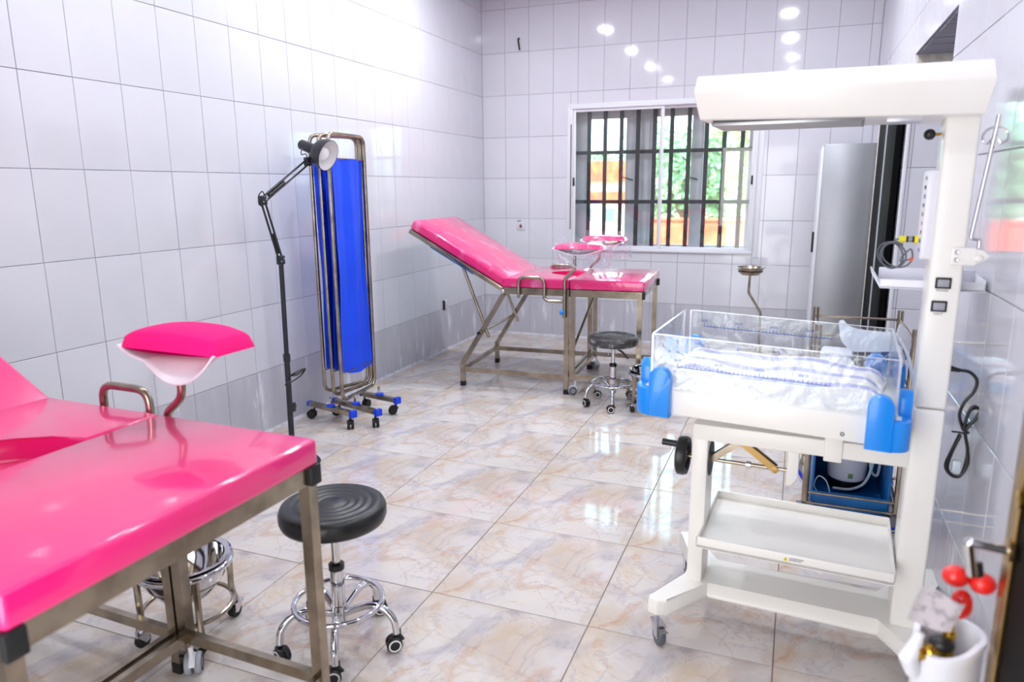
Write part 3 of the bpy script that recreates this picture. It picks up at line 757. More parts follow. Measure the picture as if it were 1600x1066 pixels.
# ------------------------------------------------------------------ folding screen
def make_screen():
    root = tag(empty('folding_screen', (.3, -3.0, 0), 0), 'folded three-panel ward screen with blue cloth on wheeled steel feet', 'screen')
    X = [(-.105, .0), (-.02, .03), (.075, .055)]     # near / far x of each panel, relative
    for k, (xa, xb) in enumerate(X):
        y0 = [-.125, -.15, -.19][k]; y1 = .23
        zb = [.19, .18, .165][k]; zt = 1.835
        def p(t, z): return (xa+(xb-xa)*t, y0+(y1-y0)*t, z)
        loop = [p(0, zb), p(0, zt), p(1, zt), p(1, zb)]
        pts = fillet([p(.5, zb)]+[p(0, zb), p(0, zt), p(1, zt), p(1, zb)]+[p(.5, zb)], .06, 6)[:-1]
        fr = MB().tube(pts, .0125, 10, True).build('panel_frame', 'steel', root)
        ct = 1.69; cbm = .335-.0*k
        def cl(u, v, k=k):
            t = .04+.92*u; a, b, _ = p(t, 0)
            wob = .017*math.sin(u*9+k+1.2*v)+.007*math.sin(u*21+2*k-1.5*v)*(1-v*.5)+.010*math.sin(u*4+v*3)+.003*math.sin(v*14+u*5)
            z = ct-(ct-(cbm-.03*math.sin(u*PI)+.03*(.5-u)))*v+.004*math.sin(u*40)*(1 if v < .05 else 0)
            return (a+wob*(.5+.5*math.sin(v*PI))+.0, b, z)
        MB().grid(cl, 60, 40).thick(.0025).build('cloth', 'blue_cloth', fr, 60)
        MB().tube([p(.03, ct), p(.97, ct)], .004, 6).build('cloth_wire', 'steel', fr)
        MB().tube([p(.03, .34), p(.97, .34)], .004, 6).build('cloth_wire', 'steel', fr)
    for (xa, ya, xb, yb, z) in ((-.22, -.135, .172, -.235, .10), (-.10, -.02, .305, -.15, .10), (-.02, .19, .285, .125, .10)):
        b = MB().bar((xa, ya, z), (xb, yb, z), .034, .03).build('foot_bar', 'steel', root)
        d = Vector((xb-xa, yb-ya, 0)).normalized()
        for (q, s) in (((xa, ya), -1), ((xb, yb), 1)):
            e = Vector((q[0], q[1], z)); 
            MB().bar(e-d*.004, e+d*.022*s, .038, .036, .004).build('end_cap', 'blue_cap', b)
            castor(root, (q[0]-d.x*s*.02, q[1]-d.y*s*.02, 0), [.3, 1.2, -.6][int(abs(xa*100)) % 3]+s, .03, 'rubber', 'rubber', None, .02, .017)
        mid = Vector(((xa+xb)/2, (ya+yb)/2, z))
        MB().tube([mid+Vector((0, 0, .01)), mid+Vector((0, 0, .075))], .01, 8).build('peg', 'chrome', b)
        MB().lathe([(.012, 0), (.03, 0), (.03, .01), (.012, .012)], mid+Vector((0, 0, .016)), 14).build('collar', 'blue_cap', b)
make_screen()

# ------------------------------------------------------------------ black swing-arm lamp
def make_lamp():
    root = tag(empty('floor_lamp', (.5, -3.865, 0)), 'black swing-arm floor lamp with domed shade beside the blue screen', 'lamp')
    MB().lathe([(0, 0), (.14, 0), (.15, .008), (.14, .02), (.03, .034), (.02, .05), (0, .05)], seg=32).build('base', 'lamp_black', root)
    MB().tube([(0, 0, .03), (0, .01, .62)], .0155, 12).tube([(0, .01, .60), (0, .02, 1.125)], .013, 12).lathe([(.012, -.02), (.019, -.02), (.019, .02), (.012, .02)], (0, .01, .61), 12).build('pole', 'lamp_black', root)
    MB().box(-.016, .016, .005, .04, .30, .35, .004).sphere((.0, .045, .325), .012, 8).build('height_clamp', 'lamp_black', root)
    A = Vector((0, .02, 1.14)); B = Vector((0, -.085, 1.452)); C = Vector((0, .305, 1.655))
    for p in (A, B, C):
        jo = MB().box(p.x-.014, p.x+.014, p.y-.022, p.y+.022, p.z-.024, p.z+.024, .006).build('joint', 'lamp_black', root)
        for dy in (-.012, .012): MB().lathe([(0, 0), (.005, 0), (.004, .003), (0, .003)], (p.x+.014, p.y+dy, p.z+dy*.5), 8, (1, 0, 0)).build('screw', 'chrome', jo)
    def rods(p, q, name):
        d = (q-p).normalized(); n = Vector((1, 0, 0)).cross(d)*.014
        o = MB().tube([p+n, q+n], .0055, 8).tube([p-n, q-n], .0055, 8).build(name, 'lamp_black', root)
        m = p.lerp(q, .12); e = p.lerp(q, .45); MB().tube([m, e], .009, 8).build('spring', 'black_plastic', o)
    rods(A, B, 'lower_arm'); rods(B, C, 'upper_arm')
    MB().tube(smooth([B+Vector((0, .02, .02)), B+Vector((.01, -.01, .045)), B+Vector((.01, -.04, .02)), B+Vector((.01, -.035, -.02)), B+Vector((0, -.01, -.03))]), .003, 6).build('cable_loop', 'black_plastic', root)
    MB().tube(smooth([C+Vector((0, .0, .02)), C+Vector((.01, -.03, .04)), C+Vector((.01, -.065, .035)), C+Vector((.01, -.06, .06)), C+Vector((.01, -.03, .065)), C+Vector((.02, .0, .05))]), .003, 6).build('cable_loop', 'black_plastic', root)
    # shade points towards the camera's right
    ax = Vector((.80, .02, -.30)).normalized(); P = C+Vector((.0, .035, .072))
    sh = MB().lathe([(.0, -.075), (.02, -.075), (.028, -.066), (.030, .02), (.046, .03), (.072, .055), (.084, .09), (.086, .118), (.0845, .118), (.082, .092), (.070, .058), (.044, .034), (.0, .03)], P, 36, ax).build('shade', 'lamp_black', root, 50)
    MB().lathe([(.0835, .117), (.0805, .092), (.0685, .060), (.043, .0365), (.0, .034)], P, 36, ax).build('reflector', 'enamel', sh, 60)
    MB().lathe([(0, .045), (.016, .045), (.03, .062), (.036, .082), (.03, .102), (.014, .112), (0, .114)], P, 24, ax).build('bulb', 'bulb', sh, 60)
    MB().tube([C+Vector((0, .01, .01)), P+Vector((.005, 0, -.025))], .008, 8).build('bracket', 'lamp_black', root)
    q = Vector((0.015, .008, .50))
    cw = MB()
    for k in range(3): cw.tube(smooth([q+Vector((.0, -.01, .01)), q+Vector((.03, .03, .012+.01*k)), q+Vector((.03, .075+.01*k, .03)), q+Vector((.03, .05, .0)), q+Vector((.02, -.03, -.02)), q+Vector((.025, -.06-.008*k, -.03+.005*k)), q+Vector((.02, -.03, -.005))]), .0035, 6)
    cw.build('coiled_cord', 'black_plastic', root)
make_lamp()

# ------------------------------------------------------------------ basin stand under the window
bs = tag(empty('basin_stand', (2.79, -.42, 0)), 'small steel bowl on a bent rod stand under the window, seen through the crib', 'stand')
MB().lathe([(.118, 0), (.122, .006), (.116, .008), (.108, .0), (.10, -.03), (.07, -.055), (0, -.058), (0, -.062), (.074, -.059), (.106, -.03)][::-1], (-.105, 0, .815), 32).build('bowl', 'steel', bs)
MB().tube(fillet([(-.105, 0, .76), (-.11, 0, .60), (0, 0, .43), (0, 0, .10)], .02), .011, 10).build('rod', 'steel', bs)
MB().lathe([(0, .075), (.03, .075), (.026, .12), (.012, .14), (0, .14)], seg=16).build('hub', 'steel', bs)
for k in range(5):
    a = k*2*PI/5+.3
    MB().bar((.02*math.cos(a), .02*math.sin(a), .09), (.17*math.cos(a), .17*math.sin(a), .075), .03, .02).build('leg', 'steel', bs)
    MB().bar((.168*math.cos(a), .168*math.sin(a), .075), (.188*math.cos(a), .188*math.sin(a), .073), .036, .03, .003).build('end_cap', 'blue_cap', bs)
    castor(bs, (.17*math.cos(a), .17*math.sin(a), 0), a, .024, 'rubber', 'rubber', None, .02, .014)

# ------------------------------------------------------------------ steel cabinet and black door leaf
cb = tag(empty('steel_cabinet', (3.17, -1.10, 0)), 'tall narrow grey steel cabinet standing in the right back corner', 'cabinet')
MB().box(.012, .385, .0, .98, .06, 1.80, .004).build('body', 'cabinet_steel', cb)
for k in range(2):
    d = MB().box(-.004, .012, .004+.488*k, .484+.488*k, .08, 1.785, .003).build('door', 'white_paint', cb)
    MB().box(-.02, -.004, .44+.06*k, .46+.06*k, .98, 1.14, .004).build('handle', 'ink_black', d)
MB().box(.02, .38, .02, .96, 0, .06).build('plinth', 'black_plastic', cb)
d2 = empty('door_2', (XR-.012, -2.20, 0)); d2['kind'] = 'structure'
MB().box(-.036, -.002, .0, 1.0, .012, 2.12, .003).build('leaf', 'black_marble', d2)
MB().box(-.044, -.036, .46, .475, .05, 2.1).build('bead', 'alu', d2)
MB().box(-.040, .0, 1.0, 1.045, .012, 2.14, .004).build('edge_strip', 'board_strip', d2)

# ------------------------------------------------------------------ radiant infant warmer
WO = (2.71, -4.515, 0); WY = math.radians(-3.5)
W = tag(empty('infant_warmer', WO, WY), 'white radiant infant warmer with overhead heater hood and clear-walled crib', 'infant warmer')
def tiltT(mb, k=.032):
    for v in mb.bm.verts: v.co.z -= k*v.co.x
    return mb
# base: H-shaped foot with splayed toes
base = MB()
bz0, bz1 = .112, .168
base.prism([(.13, -.08), (.66, -.08), (.80, -.315), (.835, -.335), (.875, -.32), (.885, -.29), (.775, -.02), (.775, .02), (.885, .30), (.87, .33), (.83, .335), (.80, .315), (.66, .08), (.13, .08), (.03, .255), (.0, .27), (-.032, .262), (-.035, .235), (.055, .06), (.055, -.06), (-.035, -.235), (-.032, -.262), (.0, -.272), (.03, -.258)], bz0, bz1, .008)
base.build('base', 'cream', W)
def wcastor(x, y, rz):
    o = castor(W, (x, y, 0), rz, .034, 'cable_grey', 'chrome', None, .03, .013, 'brushed', False)
wcastor(.0, -.243, 2.2); wcastor(.0, .243, 2.0); wcastor(.848, -.30, .8); wcastor(.848, .30, .5)
MB().box(.058, .110, -.095, .03, bz1-.004, .735, .006).build('column', 'cream', W)
post = MB().box(.688, .770, -.10, .045, bz1-.004, .869, .009, 3).box(.688, .770, -.10, .045, .872, 1.692, .009, 3).build('post', 'cream', W)
MB().box(.058, .690, -.098, .03, .682, .737, .005).build('lift_rail', 'cream', W)
for x in (.46,): MB().box(x, x+.052, -.108, -.09, .672, .80, .004).build('rail_block', 'cream', W)
MB().prism([(.354, .70), (.388, .70), (.388, .575), (.368, .545), (.354, .545)], -.035, .02, .002, 'y').build('spindle_bracket', 'cream', W)
# lower shelf (open tray)
sh = MB(); s0, s1, sy, zb = .104, .682, .205, .352
sh.box(s0, s1, -sy, sy, zb, zb+.010); sh.box(s0, s1, -sy, -sy+.008, zb, zb+.037, .002); sh.box(s0, s1, sy-.008, sy, zb, zb+.037, .002)
sh.box(s0, s0+.006, -sy, sy, zb, zb+.037, .002); sh.box(s1-.006, s1, -sy, sy, zb, zb+.037, .002)
so = sh.build('shelf', 'cream', W)
MB().prism([(.372, .3665), (.386, .3665), (.379, .3795)], -sy-.0012, -sy, 0, 'y').build('warning_sign', 'yellow', so)
MB().box(.3782, .3798, -sy-.002, -sy-.0011, .3705, .3755).box(.3782, .3798, -sy-.002, -sy-.0011, .3680, .3692).build('warning_mark', 'ink_black', so)
for q, (txa, txb, z) in enumerate(((.390, .431, .3772), (.390, .424, .3712))):
    lm = MB(); xx = txa
    while xx < txb:
        wd = .003+.004*((q*7+int(xx*1000)) % 3)/2; lm.box(xx, min(xx+wd, txb), -sy-.0012, -sy, z-.0014, z+.0014); xx += wd+.0016
    lm.build('label_lines', 'ink_grey', so)
# hand wheel with crank, spindle and scissor lift
hwh = MB().lathe([(.0, .010), (.02, .010), (.024, .004), (.048, .002), (.052, .014), (.064, .016), (.068, .008), (.068, -.012), (.062, -.018), (.050, -.014), (.046, -.004), (.02, -.008), (0, -.010)], (.016, -.02, .592), 32, (1, 0, 0)).build('hand_wheel', 'black_plastic', W)
MB().tube([(.010, -.035, .635), (-.055, -.035, .637)], .0115, 14).build('crank_handle', 'black_plastic', hwh)
MB().tube([(.02, -.02, .592), (.365, -.02, .592)], .0065, 10).build('spindle', 'steel', W)
MB().tube([(.225, -.02, .592), (.24, -.02, .592)], .012, 12).build('spindle_nut', 'chrome', W)
MB().bar((.108, -.03, .592), (.205, -.03, .672), .008, .022).bar((.108, -.008, .592), (.205, -.008, .672), .008, .022).build('scissor_arm', 'steel', W)
MB().bar((.205, -.03, .672), (.318, -.03, .592), .008, .022).bar((.205, -.008, .672), (.318, -.008, .592), .008, .022).lathe([(0, 0), (.011, 0), (.011, .004), (0, .005)], (.318, -.034, .592), 12, (0, -1, 0)).build('scissor_arm', 'gold', W)
MB().lathe([(.0, 0), (.06, 0), (.06, .003), (0, .003)], (.110, -.03, .60), 24, (1, 0, 0)).build('wheel_plate', 'black_plastic', W)
# crib: tray, clear walls, blue corner clamps
tr = MB()
tr.box(-.075, .655, -.262, .262, .812, .89, .004)
tray = tiltT(tr).build('crib_tray', 'cream', W)
MB().lathe([(.003, 0), (.006, 0), (.006, .002), (.003, .002)], (.505, -.262, .832-.016), 12, (0, -1, 0)).build('screw_hole', 'cable_grey', tray)
def wall_panel(x0, x1, y0, y1):
    mb = MB().box(x0, x1, y0, y1, .885, 1.058, .0015, 1)
    o = tiltT(mb).build('side_panel', 'acrylic', W)
    # polished upper edge
    tiltT(MB().box(x0-.0003, x1+.0003, y0-.0003, y1+.0003, 1.0575, 1.0595)).build('panel_edge', 'acrylic_edge', o)
    return o
pf = wall_panel(-.05, .633, -.248, -.242); pb = wall_panel(-.03, .633, .242, .248)
plf = wall_panel(-.053, -.047, -.24, .225); pr_ = wall_panel(.630, .636, -.24, .24)
for x, y in ((-.05, -.245), (.633, -.245), (-.03, .245), (.633, .245), (-.05, .226)):
    tiltT(MB().box(x-.003, x+.003, y-.0035, y+.0035, .885, 1.058)).build('panel_edge', 'acrylic_edge', W)
def ruler(y, xs, z, parent, facing):
    t = MB(); n = 36
    t.box(xs, xs+.36*1.2, y-.0004, y+.0004, z, z+.0018)
    for k in range(n+1):
        hgt = .013 if k % 10 == 0 else .007
        t.box(xs+k*.012-.0008, xs+k*.012+.0008, y-.0004, y+.0004, z, z+hgt)
    tiltT(t).build('ruler', 'ink_blue', parent)
    for k, s in enumerate(('0CM', '10CM', '20CM', '30CM')):
        x = xs+k*.12
        text(s, .011, basis((1, 0, -.032), (.032, 0, 1), (x, y-.0006, z+.021-.032*x)), 'ink_blue', parent, 'ruler_text')
ruler(.2412, .02, 1.002, pb, -1); ruler(-.2490, .03, .962, pf, -1)
def corner_block(sx, sy):
    x0 = -.075 if sx < 0 else .655; cx = x0-sx*.025
    bx = MB(); q = []
    # rounded outer block wrapped round the tray corner
    n = 6; R_ = .05
    ox, oy = x0+sx*.022, sy*.284
    poly = [(ox-sx*.098, oy), ] + [(ox-sx*R_+sx*R_*math.sin(math.radians(a)), oy-sy*R_+sy*R_*math.cos(math.radians(a))) for a in range(0, 91, 15)] + [(ox, oy-sy*.12), (x0-sx*.002, oy-sy*.12), (x0-sx*.002, sy*.258), (ox-sx*.098, sy*.258)]
    if sx*sy > 0: poly = poly[::-1]
    bx.prism(poly, .806, .893, .004)
    blk = tiltT(bx).build('corner_clamp', 'clamp_blue', W)
    def tabshape(a0, a1, z0, z1):
        r = (a1-a0)/2; c_ = (a0+a1)/2
        return [(a0, z0), (a1, z0)]+[(c_+r*math.cos(math.radians(t)), z1-r+r*math.sin(math.radians(t))) for t in range(0, 181, 20)]
    ta = ox-sx*.105; tb = ox-sx*.048
    a0, a1 = min(ta, tb), max(ta, tb)
    yy = sorted((sy*.252, sy*.290))
    tiltT(MB().prism(tabshape(a0-.01*(sx > 0), a1+.01*(sx < 0), .806, .962), yy[0], yy[1], .004, 'y')).build('clamp_tab', 'clamp_blue', blk)
    xx = sorted((x0-sx*.012, x0+sx*.022)); b0, b1 = sorted((sy*.135, sy*.200))
    tiltT(MB().prism(tabshape(b0, b1, .85, .962), xx[0]+(.0 if sx < 0 else .0), xx[1], .004, 'x')).build('clamp_tab', 'clamp_blue', blk)
for sx in (-1, 1):
    for sy in (-1, 1): corner_block(sx, sy)
# heater hood
hd = MB()
def rect(x0, x1, y0, y1, z, zs=0.): return [(x0, y0, z), (x1, y0, z-zs), (x1, y1, z-zs), (x0, y1, z)]
hd.loft([rect(.050, .768, -.178, .135, 1.697, .016), rect(.034, .779, -.205, .158, 1.772, .008), rect(.040, .771, -.188, .142, 1.818, .006)])
bmesh.ops.bevel(hd.bm, geom=hd.bm.edges[:], offset=.004, segments=2, profile=.5, affect='EDGES', clamp_overlap=True)
hood = hd.build('heater_hood', 'cream', W)
MB().box(.082, .485, -.145, .085, 1.6835, 1.70).build('grille_recess', 'black_plastic', hood)
gr = MB().box(.080, .488, -.150, -.142, 1.680, 1.69, .001).box(.080, .488, .082, .09, 1.680, 1.69, .001).box(.078, .086, -.15, .09, 1.680, 1.69, .001).box(.482, .49, -.15, .09, 1.680, 1.69, .001)
gr.build('grille_frame', 'brushed', hood)
for k in range(9):
    y = -.128+k*.025
    MB().tube([(.084, y, 1.6815), (.484, y, 1.6815)], .0028, 6).build('grille_wire', 'brushed', hood)
MB().box(.545, .635, -.10, .01, 1.676, 1.69, .003).build('lamp_window', 'alu', hood)
MB().box(.69, .768, -.095, .04, 1.684, 1.70).build('hood_joint', 'black_plastic', hood)
# post fittings
for z, wd in ((1.2375, 'POWER'), (1.172, 'LIGHT')):
    x_ = .7255 if wd == 'POWER' else .7215
    s = MB().box(x_-.0195, x_+.0195, -.104, -.099, z-.0155, z+.0155, .0015).build('switch', 'ink_black', post)
    MB().box(x_-.0145, x_+.0145, -.108, -.103, z-.0105, z+.0105, .002).build('rocker', 'grey_plastic', post)
    text(wd, .0085, basis((1, 0, 0), (0, 0, 1), (x_, -.1005, z-.0215)), 'ink_grey', post, 'switch_label')
MB().prism(rrect(.735, .795, 1.290, 1.337, .006)+[], -.112, -.098, .002, 'y').build('pole_clip', 'cream', W)
MB().prism([(.79, 1.292), (.812, 1.30), (.825, 1.316), (.812, 1.330), (.79, 1.336)], -.110, -.098, .002, 'y').sphere((.800, -.112, 1.309), .013, 12, (1, .5, .8)).build('clip_wing', 'cream', W)
for z in (1.304, 1.325): MB().lathe([(.0, 0), (.0065, 0), (.006, .003), (.003, .0015), (0, .0015)], (.748, -.112, z), 12, (0, -1, 0)).build('clip_screw', 'chrome', W)
iv = MB().tube(fillet([(.800, -.09, 1.325), (.800, -.09, 1.358), (.778, -.09, 1.362), (.780, -.09, 1.376), (.806, -.09, 1.655), (.808, -.09, 1.685)], .006), .0055, 10)
iv.build('drip_pole', 'chrome', W)
hk = MB()
for s in (-1, 1): hk.tube(smooth([(.806, -.09, 1.655), (.806+s*.014, -.09, 1.650), (.806+s*.026, -.09, 1.640), (.806+s*.028, -.09, 1.622), (.806+s*.016, -.09, 1.612), (.806+s*.008, -.09, 1.622)]), .0035, 8)
hk.build('drip_hook', 'chrome', W)
MB().tube([(.690, .0, 1.645), (.672, .0, 1.645)], .004, 8).build('knob_stem', 'brass', W)
MB().sphere((.660, .0, 1.645), .0155, 16).build('knob', 'black_plastic', W)
cp = MB().box(.662, .690, -.075, .075, 1.30, 1.545, .004).build('control_panel', 'white_plastic', W)
rnd = random.Random(3)
for k in range(9):
    z = 1.525-k*.025; mcol = ('ink_grey', 'ink_black', 'ink_blue', 'ink_blue', 'ink_grey')[k % 5]
    wd = rnd.uniform(.02, .05)
    MB().box(.6608, .6622, -.055, -.055+wd, z-.006, z+.004).build('panel_mark', mcol, cp)
pc = MB().tube([(.662, .02, 1.349), (.652, .02, 1.349)], .012, 12).tube([(.630, .02, 1.349), (.612, .02, 1.349)], .0095, 12).build('probe_plug', 'yellow', W)
MB().tube([(.652, .02, 1.349), (.646, .02, 1.349)], .009, 12).tube([(.636, .02, 1.349), (.630, .02, 1.349)], .009, 12).build('plug_band', 'ink_black', pc)
MB().tube([(.646, .02, 1.349), (.636, .02, 1.349)], .009, 12).build('plug_body', 'brushed', pc)
pts = [(.612, .02, 1.349), (.60, .02, 1.347)]
for k in range(0, 40):
    a = math.radians(60+k*27); r = .036+.004*math.sin(k*.9); pts.append((.605-.012*math.sin(k*.11)+r*math.cos(a), .02+.0016*(k % 14), 1.300+r*1.02*math.sin(a)))
pts += [(.620, .03, 1.284), (.646, .03, 1.289)]
MB().tube(smooth(pts, 3), .0024, 6).build('probe_cable', 'cable_grey', W)
MB().sphere((.650, .03, 1.290), .006, 10).build('probe_tip', 'orange', W)
# instrument tray hung on the post
ty0, ty1, tz = .05, .25, 1.197
t_ = MB()
t_.box(.575, .850, ty0, ty1, tz, tz+.006); t_.box(.575, .850, ty0, ty0+.005, tz, tz+.028, .002); t_.box(.575, .850, ty1-.005, ty1, tz, tz+.045, .002)
t_.loft([[(.575, ty0, tz), (.575, ty1, tz), (.581, ty1, tz), (.581, ty0, tz)], [(.548, ty0+.01, tz+.045), (.548, ty1, tz+.045), (.553, ty1, tz+.045), (.553, ty0+.01, tz+.045)]])
t_.box(.845, .850, ty0, ty1, tz, tz+.035, .002)
t_.box(.70, .76, .04, .06, tz, tz+.03)
t_.build('side_tray', 'white_plastic', W)
for z in (.93, .855): MB().sphere((.772, .0, z), .004, 8).build('post_screw', 'chrome', W)

# power cord tied in a bundle, hanging from the back of the post
Wm = Matrix.Translation(WO) @ Matrix.Rotation(WY, 4, 'Z')
pcd = tag(empty('power_cord', WO, WY), 'bundled black power cord with clear plug hanging beside the white post', 'cord')
cs = MB()
cs.tube([(.768, .0, .976), (.785, .0, .974)], .009, 10).tube([(.785, .0, .974), (.805, .0, .971)], [.008, .006], 10)
cs.tube(smooth([(.80, .0, .972), (.830, .0, .968), (.850, .0, .945), (.846, .0, .91), (.826, .0, .875), (.818, .0, .835), (.832, .0, .79)]), .0046, 8)
for k in range(3):
    dy = -.006+.006*k; w1 = .018+.003*k
    cs.tube(smooth([(.832, dy, .79), (.838+.002*k, dy, .845), (.850+.004*k, dy, .868-.004*k), (.866+.004*k, dy, .858-.004*k), (.858+.003*k, dy, .83), (.838, dy, .79), (.848+.001*k, dy, .735), (.853-.002*k, dy, .69-.004*k), (.840, dy, .652-.004*k), (.818, dy, .648-.003*k), (.803-.002*k, dy, .67), (.810, dy, .72), (.826, dy, .775)]), .0045, 8)
cs.tube(smooth([(.826, -.015, .785), (.842, -.015, .79), (.846, 0, .783), (.838, .012, .778), (.822, .008, .78), (.814, -.006, .784), (.802, -.012, .786)]), .003, 6)
cs.build('cord', 'black_plastic', pcd)
MB().box(.812, .836, -.024, -.006, .660, .70, .005).box(.816, .822, -.030, -.02, .665, .672).build('plug', 'tube_clear', pcd)

# towel folded on the crib mattress
tw = tag(empty('folded_towel', WO, WY), 'white towel with blue and mauve stripes folded in the clear crib', 'towel')
def twf(zlo, zhi, y0=-.222, y1=.205, x0=-.025, x1=.612):
    def f(u, v):
        x = x0+(x1-x0)*u; y = y0+(y1-y0)*v
        e = min(1, 14*min(u, 1-u))**.5 * min(1, (min(v, 1-v)*14))**.5
        wave = .006*math.sin(u*9+v*3)+.004*math.sin(u*17-v*4)
        y += .010*math.sin(u*8+1)*(.4+v)
        return (x+.008*math.sin(v*9), y, zlo+(zhi-zlo)*e+wave*e-.032*x+.012*v)
    return f
MB().grid(twf(.892, .930), 60, 40, True).build('top_layer', 'towel', tw, 80)
MB().grid(twf(.888, .912, -.228, .212, -.032, .618), 50, 30).build('lower_layer', 'towel_plain', tw, 80)
# translucent plastic sheet over the far corner of the crib
sp = tag(empty('plastic_sheet', WO, WY), 'white plastic sheet draped over the right end of the clear crib', 'sheet')
def soft(poly, r=.02): return [(p[0], p[1]) for p in fillet([(q[0], q[1], 0) for q in [((poly[0][0]+poly[-1][0])/2, (poly[0][1]+poly[-1][1])/2)]+poly+[((poly[0][0]+poly[-1][0])/2, (poly[0][1]+poly[-1][1])/2)]], r, 4)][:-1]
back = soft([(.468, 1.052), (.482, 1.058), (.500, 1.036), (.540, 1.027), (.626, 1.024), (.652, 1.026), (.655, .962), (.60, .955), (.515, .948), (.478, .985)], .018)
MB().prism(back, .252, .2545, 0, 'y').build('sheet', 'white_sheet', sp, 60)
def flap(u, v):
    # the sheet folds forward over the end panel: u along the depth, v downwards
    y = .252-.16*u; top = 1.026+.052*math.exp(-((u-.42)/.22)**2)-.02*u; bot = .962+.0*u-.01*u
    if u > .75: bot -= 0.06*(u-.75)
    w = .5+.5*math.sin(PI*min(1, v*1.1))
    return (.650+.010*math.sin(u*7)+.034*math.sin(v*PI*.8)*math.sin(u*PI)**.5, y, top+(bot-top)*v)
MB().grid(flap, 20, 14).thick(.002).build('flap', 'white_sheet', sp, 70)
def tail(u, v):
    c_ = [(.645, .09, 1.04), (.675, .09, .985), (.698, .095, .90), (.692, .10, .83), (.703, .10, .79), (.722, .10, .752)]
    k = min(u*5, 4.999); i_ = int(k); t = k-i_; p = Vector(c_[i_]).lerp(Vector(c_[i_+1]), t)
    return (p.x+.004*math.sin(v*5+u*8), p.y+(v-.5)*.11*(1-.75*u), p.z+.004*math.sin(v*7))
MB().grid(tail, 24, 8).thick(.0015).build('tail', 'white_sheet', sp, 70)

# ------------------------------------------------------------------ steel trolley with blue bins behind the warmer
TO = (3.10, -3.62, 0)
tl = tag(empty('steel_trolley', (0, 0, 0)), 'steel rail trolley standing behind the white infant warmer', 'trolley')
tx0, tx1, ty0, ty1 = 3.155, 3.53, -3.60, -3.10
for x in (tx0, tx1):
    for y in (ty0, ty1):
        MB().tube([(x, y, .09), (x, y, .915)], .0145, 12).build('post', 'steel', tl)
        castor(tl, (x, y, 0), .4 if y < -3.3 else 2.5, .038, 'blue_cap', 'brushed', 'yellow', .03, .014, 'brushed', False)
for z in (.135, .085):
    MB().tube([(tx0, ty0, z), (tx1, ty0, z)], .006, 8).tube([(tx0, ty1, z), (tx1, ty1, z)], .006, 8).tube([(tx0, ty0, z), (tx0, ty1, z)], .006, 8).tube([(tx1, ty0, z), (tx1, ty1, z)], .006, 8).build('rail', 'steel', tl)
for z in (.87, .66, .61):
    MB().tube([(tx0, ty0, z), (tx1, ty0, z)], .006, 8).tube([(tx0, ty1, z), (tx1, ty1, z)], .006, 8).tube([(tx1, ty0, z), (tx1, ty1, z)], .006, 8).tube([(tx0, ty0, z), (tx0, ty1, z)], .006, 8).build('rail', 'steel', tl)
MB().box(tx0+.012, tx1-.012, ty0+.012, ty1-.012, .036, .046).build('lower_shelf', 'steel', tl)
MB().box(tx0+.012, tx1-.012, ty0+.012, ty1-.012, .595, .605).build('upper_shelf', 'steel', tl)
def bin_(label, x0, x1, y0, y1, z0, z1, m='deep_blue'):
    b = tag(empty('storage_bin', ((x0+x1)/2, (y0+y1)/2, z0)), label, 'bin'); hx, hy, h = (x1-x0)/2, (y1-y0)/2, z1-z0
    mb = MB().box(-hx, hx, -hy, hy, 0, .008)
    for s in (-1, 1):
        mb.box(s*hx-.005, s*hx+.005, -hy, hy, 0, h, .002); mb.box(-hx, hx, s*hy-.005, s*hy+.005, 0, h if s > 0 else min(h*.45, .085), .002)
    mb.build('body', m, b)
    mb = MB()
    for s in (-1, 1): mb.box(s*hx-.012, s*hx+.012, -hy-.01, hy+.01, h-.02, h, .003)
    mb.box(-hx, hx, hy-.012, hy+.012, h-.02, h, .003); mb.build('rim', m, b); return b
bin_('large blue plastic bin on the trolley lower shelf, behind the warmer', tx0+.03, tx1-.03, ty0+.03, ty1-.03, .050, .45)
b2 = bin_('small blue plastic bin on the trolley upper shelf beside the post', tx1-.13, tx1-.03, ty0+.03, ty0+.28, .606, .80)
# suction machine in the large bin
sm = tag(empty('suction_machine', (3.345, -3.28, .060)), 'white suction machine with coiled clear tubes inside the large blue bin', 'pump')
MB().lathe([(0, .05), (.075, .05), (.085, .06), (.105, .30), (.095, .34), (0, .35)], seg=28).build('housing', 'white_plastic', sm)
MB().lathe([(0, 0), (.07, 0), (.078, .01), (.077, .052), (0, .052)], seg=28).build('foot', 'black_plastic', sm)
MB().box(.0, .022, -.0885, -.078, .075, .10, .002).build('label_patch', 'leaf_a', sm)
MB().tube(smooth([(.10, -.02, .30), (.11, -.05, .2), (.08, -.095, .08), (.02, -.10, .03), (-.06, -.09, .02)]), .0065, 8).tube(smooth([(.10, .02, .32), (.135, -.03, .22), (.13, -.05, .1), (.10, -.06, .12), (.09, -.06, .22), (.10, -.05, .3)]), .0065, 8).build('suction_tube', 'tube_clear', sm)
MB().lathe([(0, 0), (.028, 0), (.03, .06), (.024, .09), (.01, .10), (0, .10)], (-.115, -.02, .16), 16).build('filter_cup', 'tube_clear', sm)
wi = tag(empty('white_wire', (3.2, -3.50, .064)), 'thin white wire with black inline plug looped in the blue bin', 'wire')
MB().tube(smooth([(.10, -.005, .0), (.03, -.01, .03), (-.005, -.01, .07), (.01, -.01, .12), (.045, -.01, .10), (.065, -.01, .04), (.07, -.01, .0)]), .0025, 6).build('strand', 'white_plastic', wi)
MB().tube([(.02, -.012, .032), (.05, -.012, .012)], .006, 8).build('inline_plug', 'ink_black', wi)
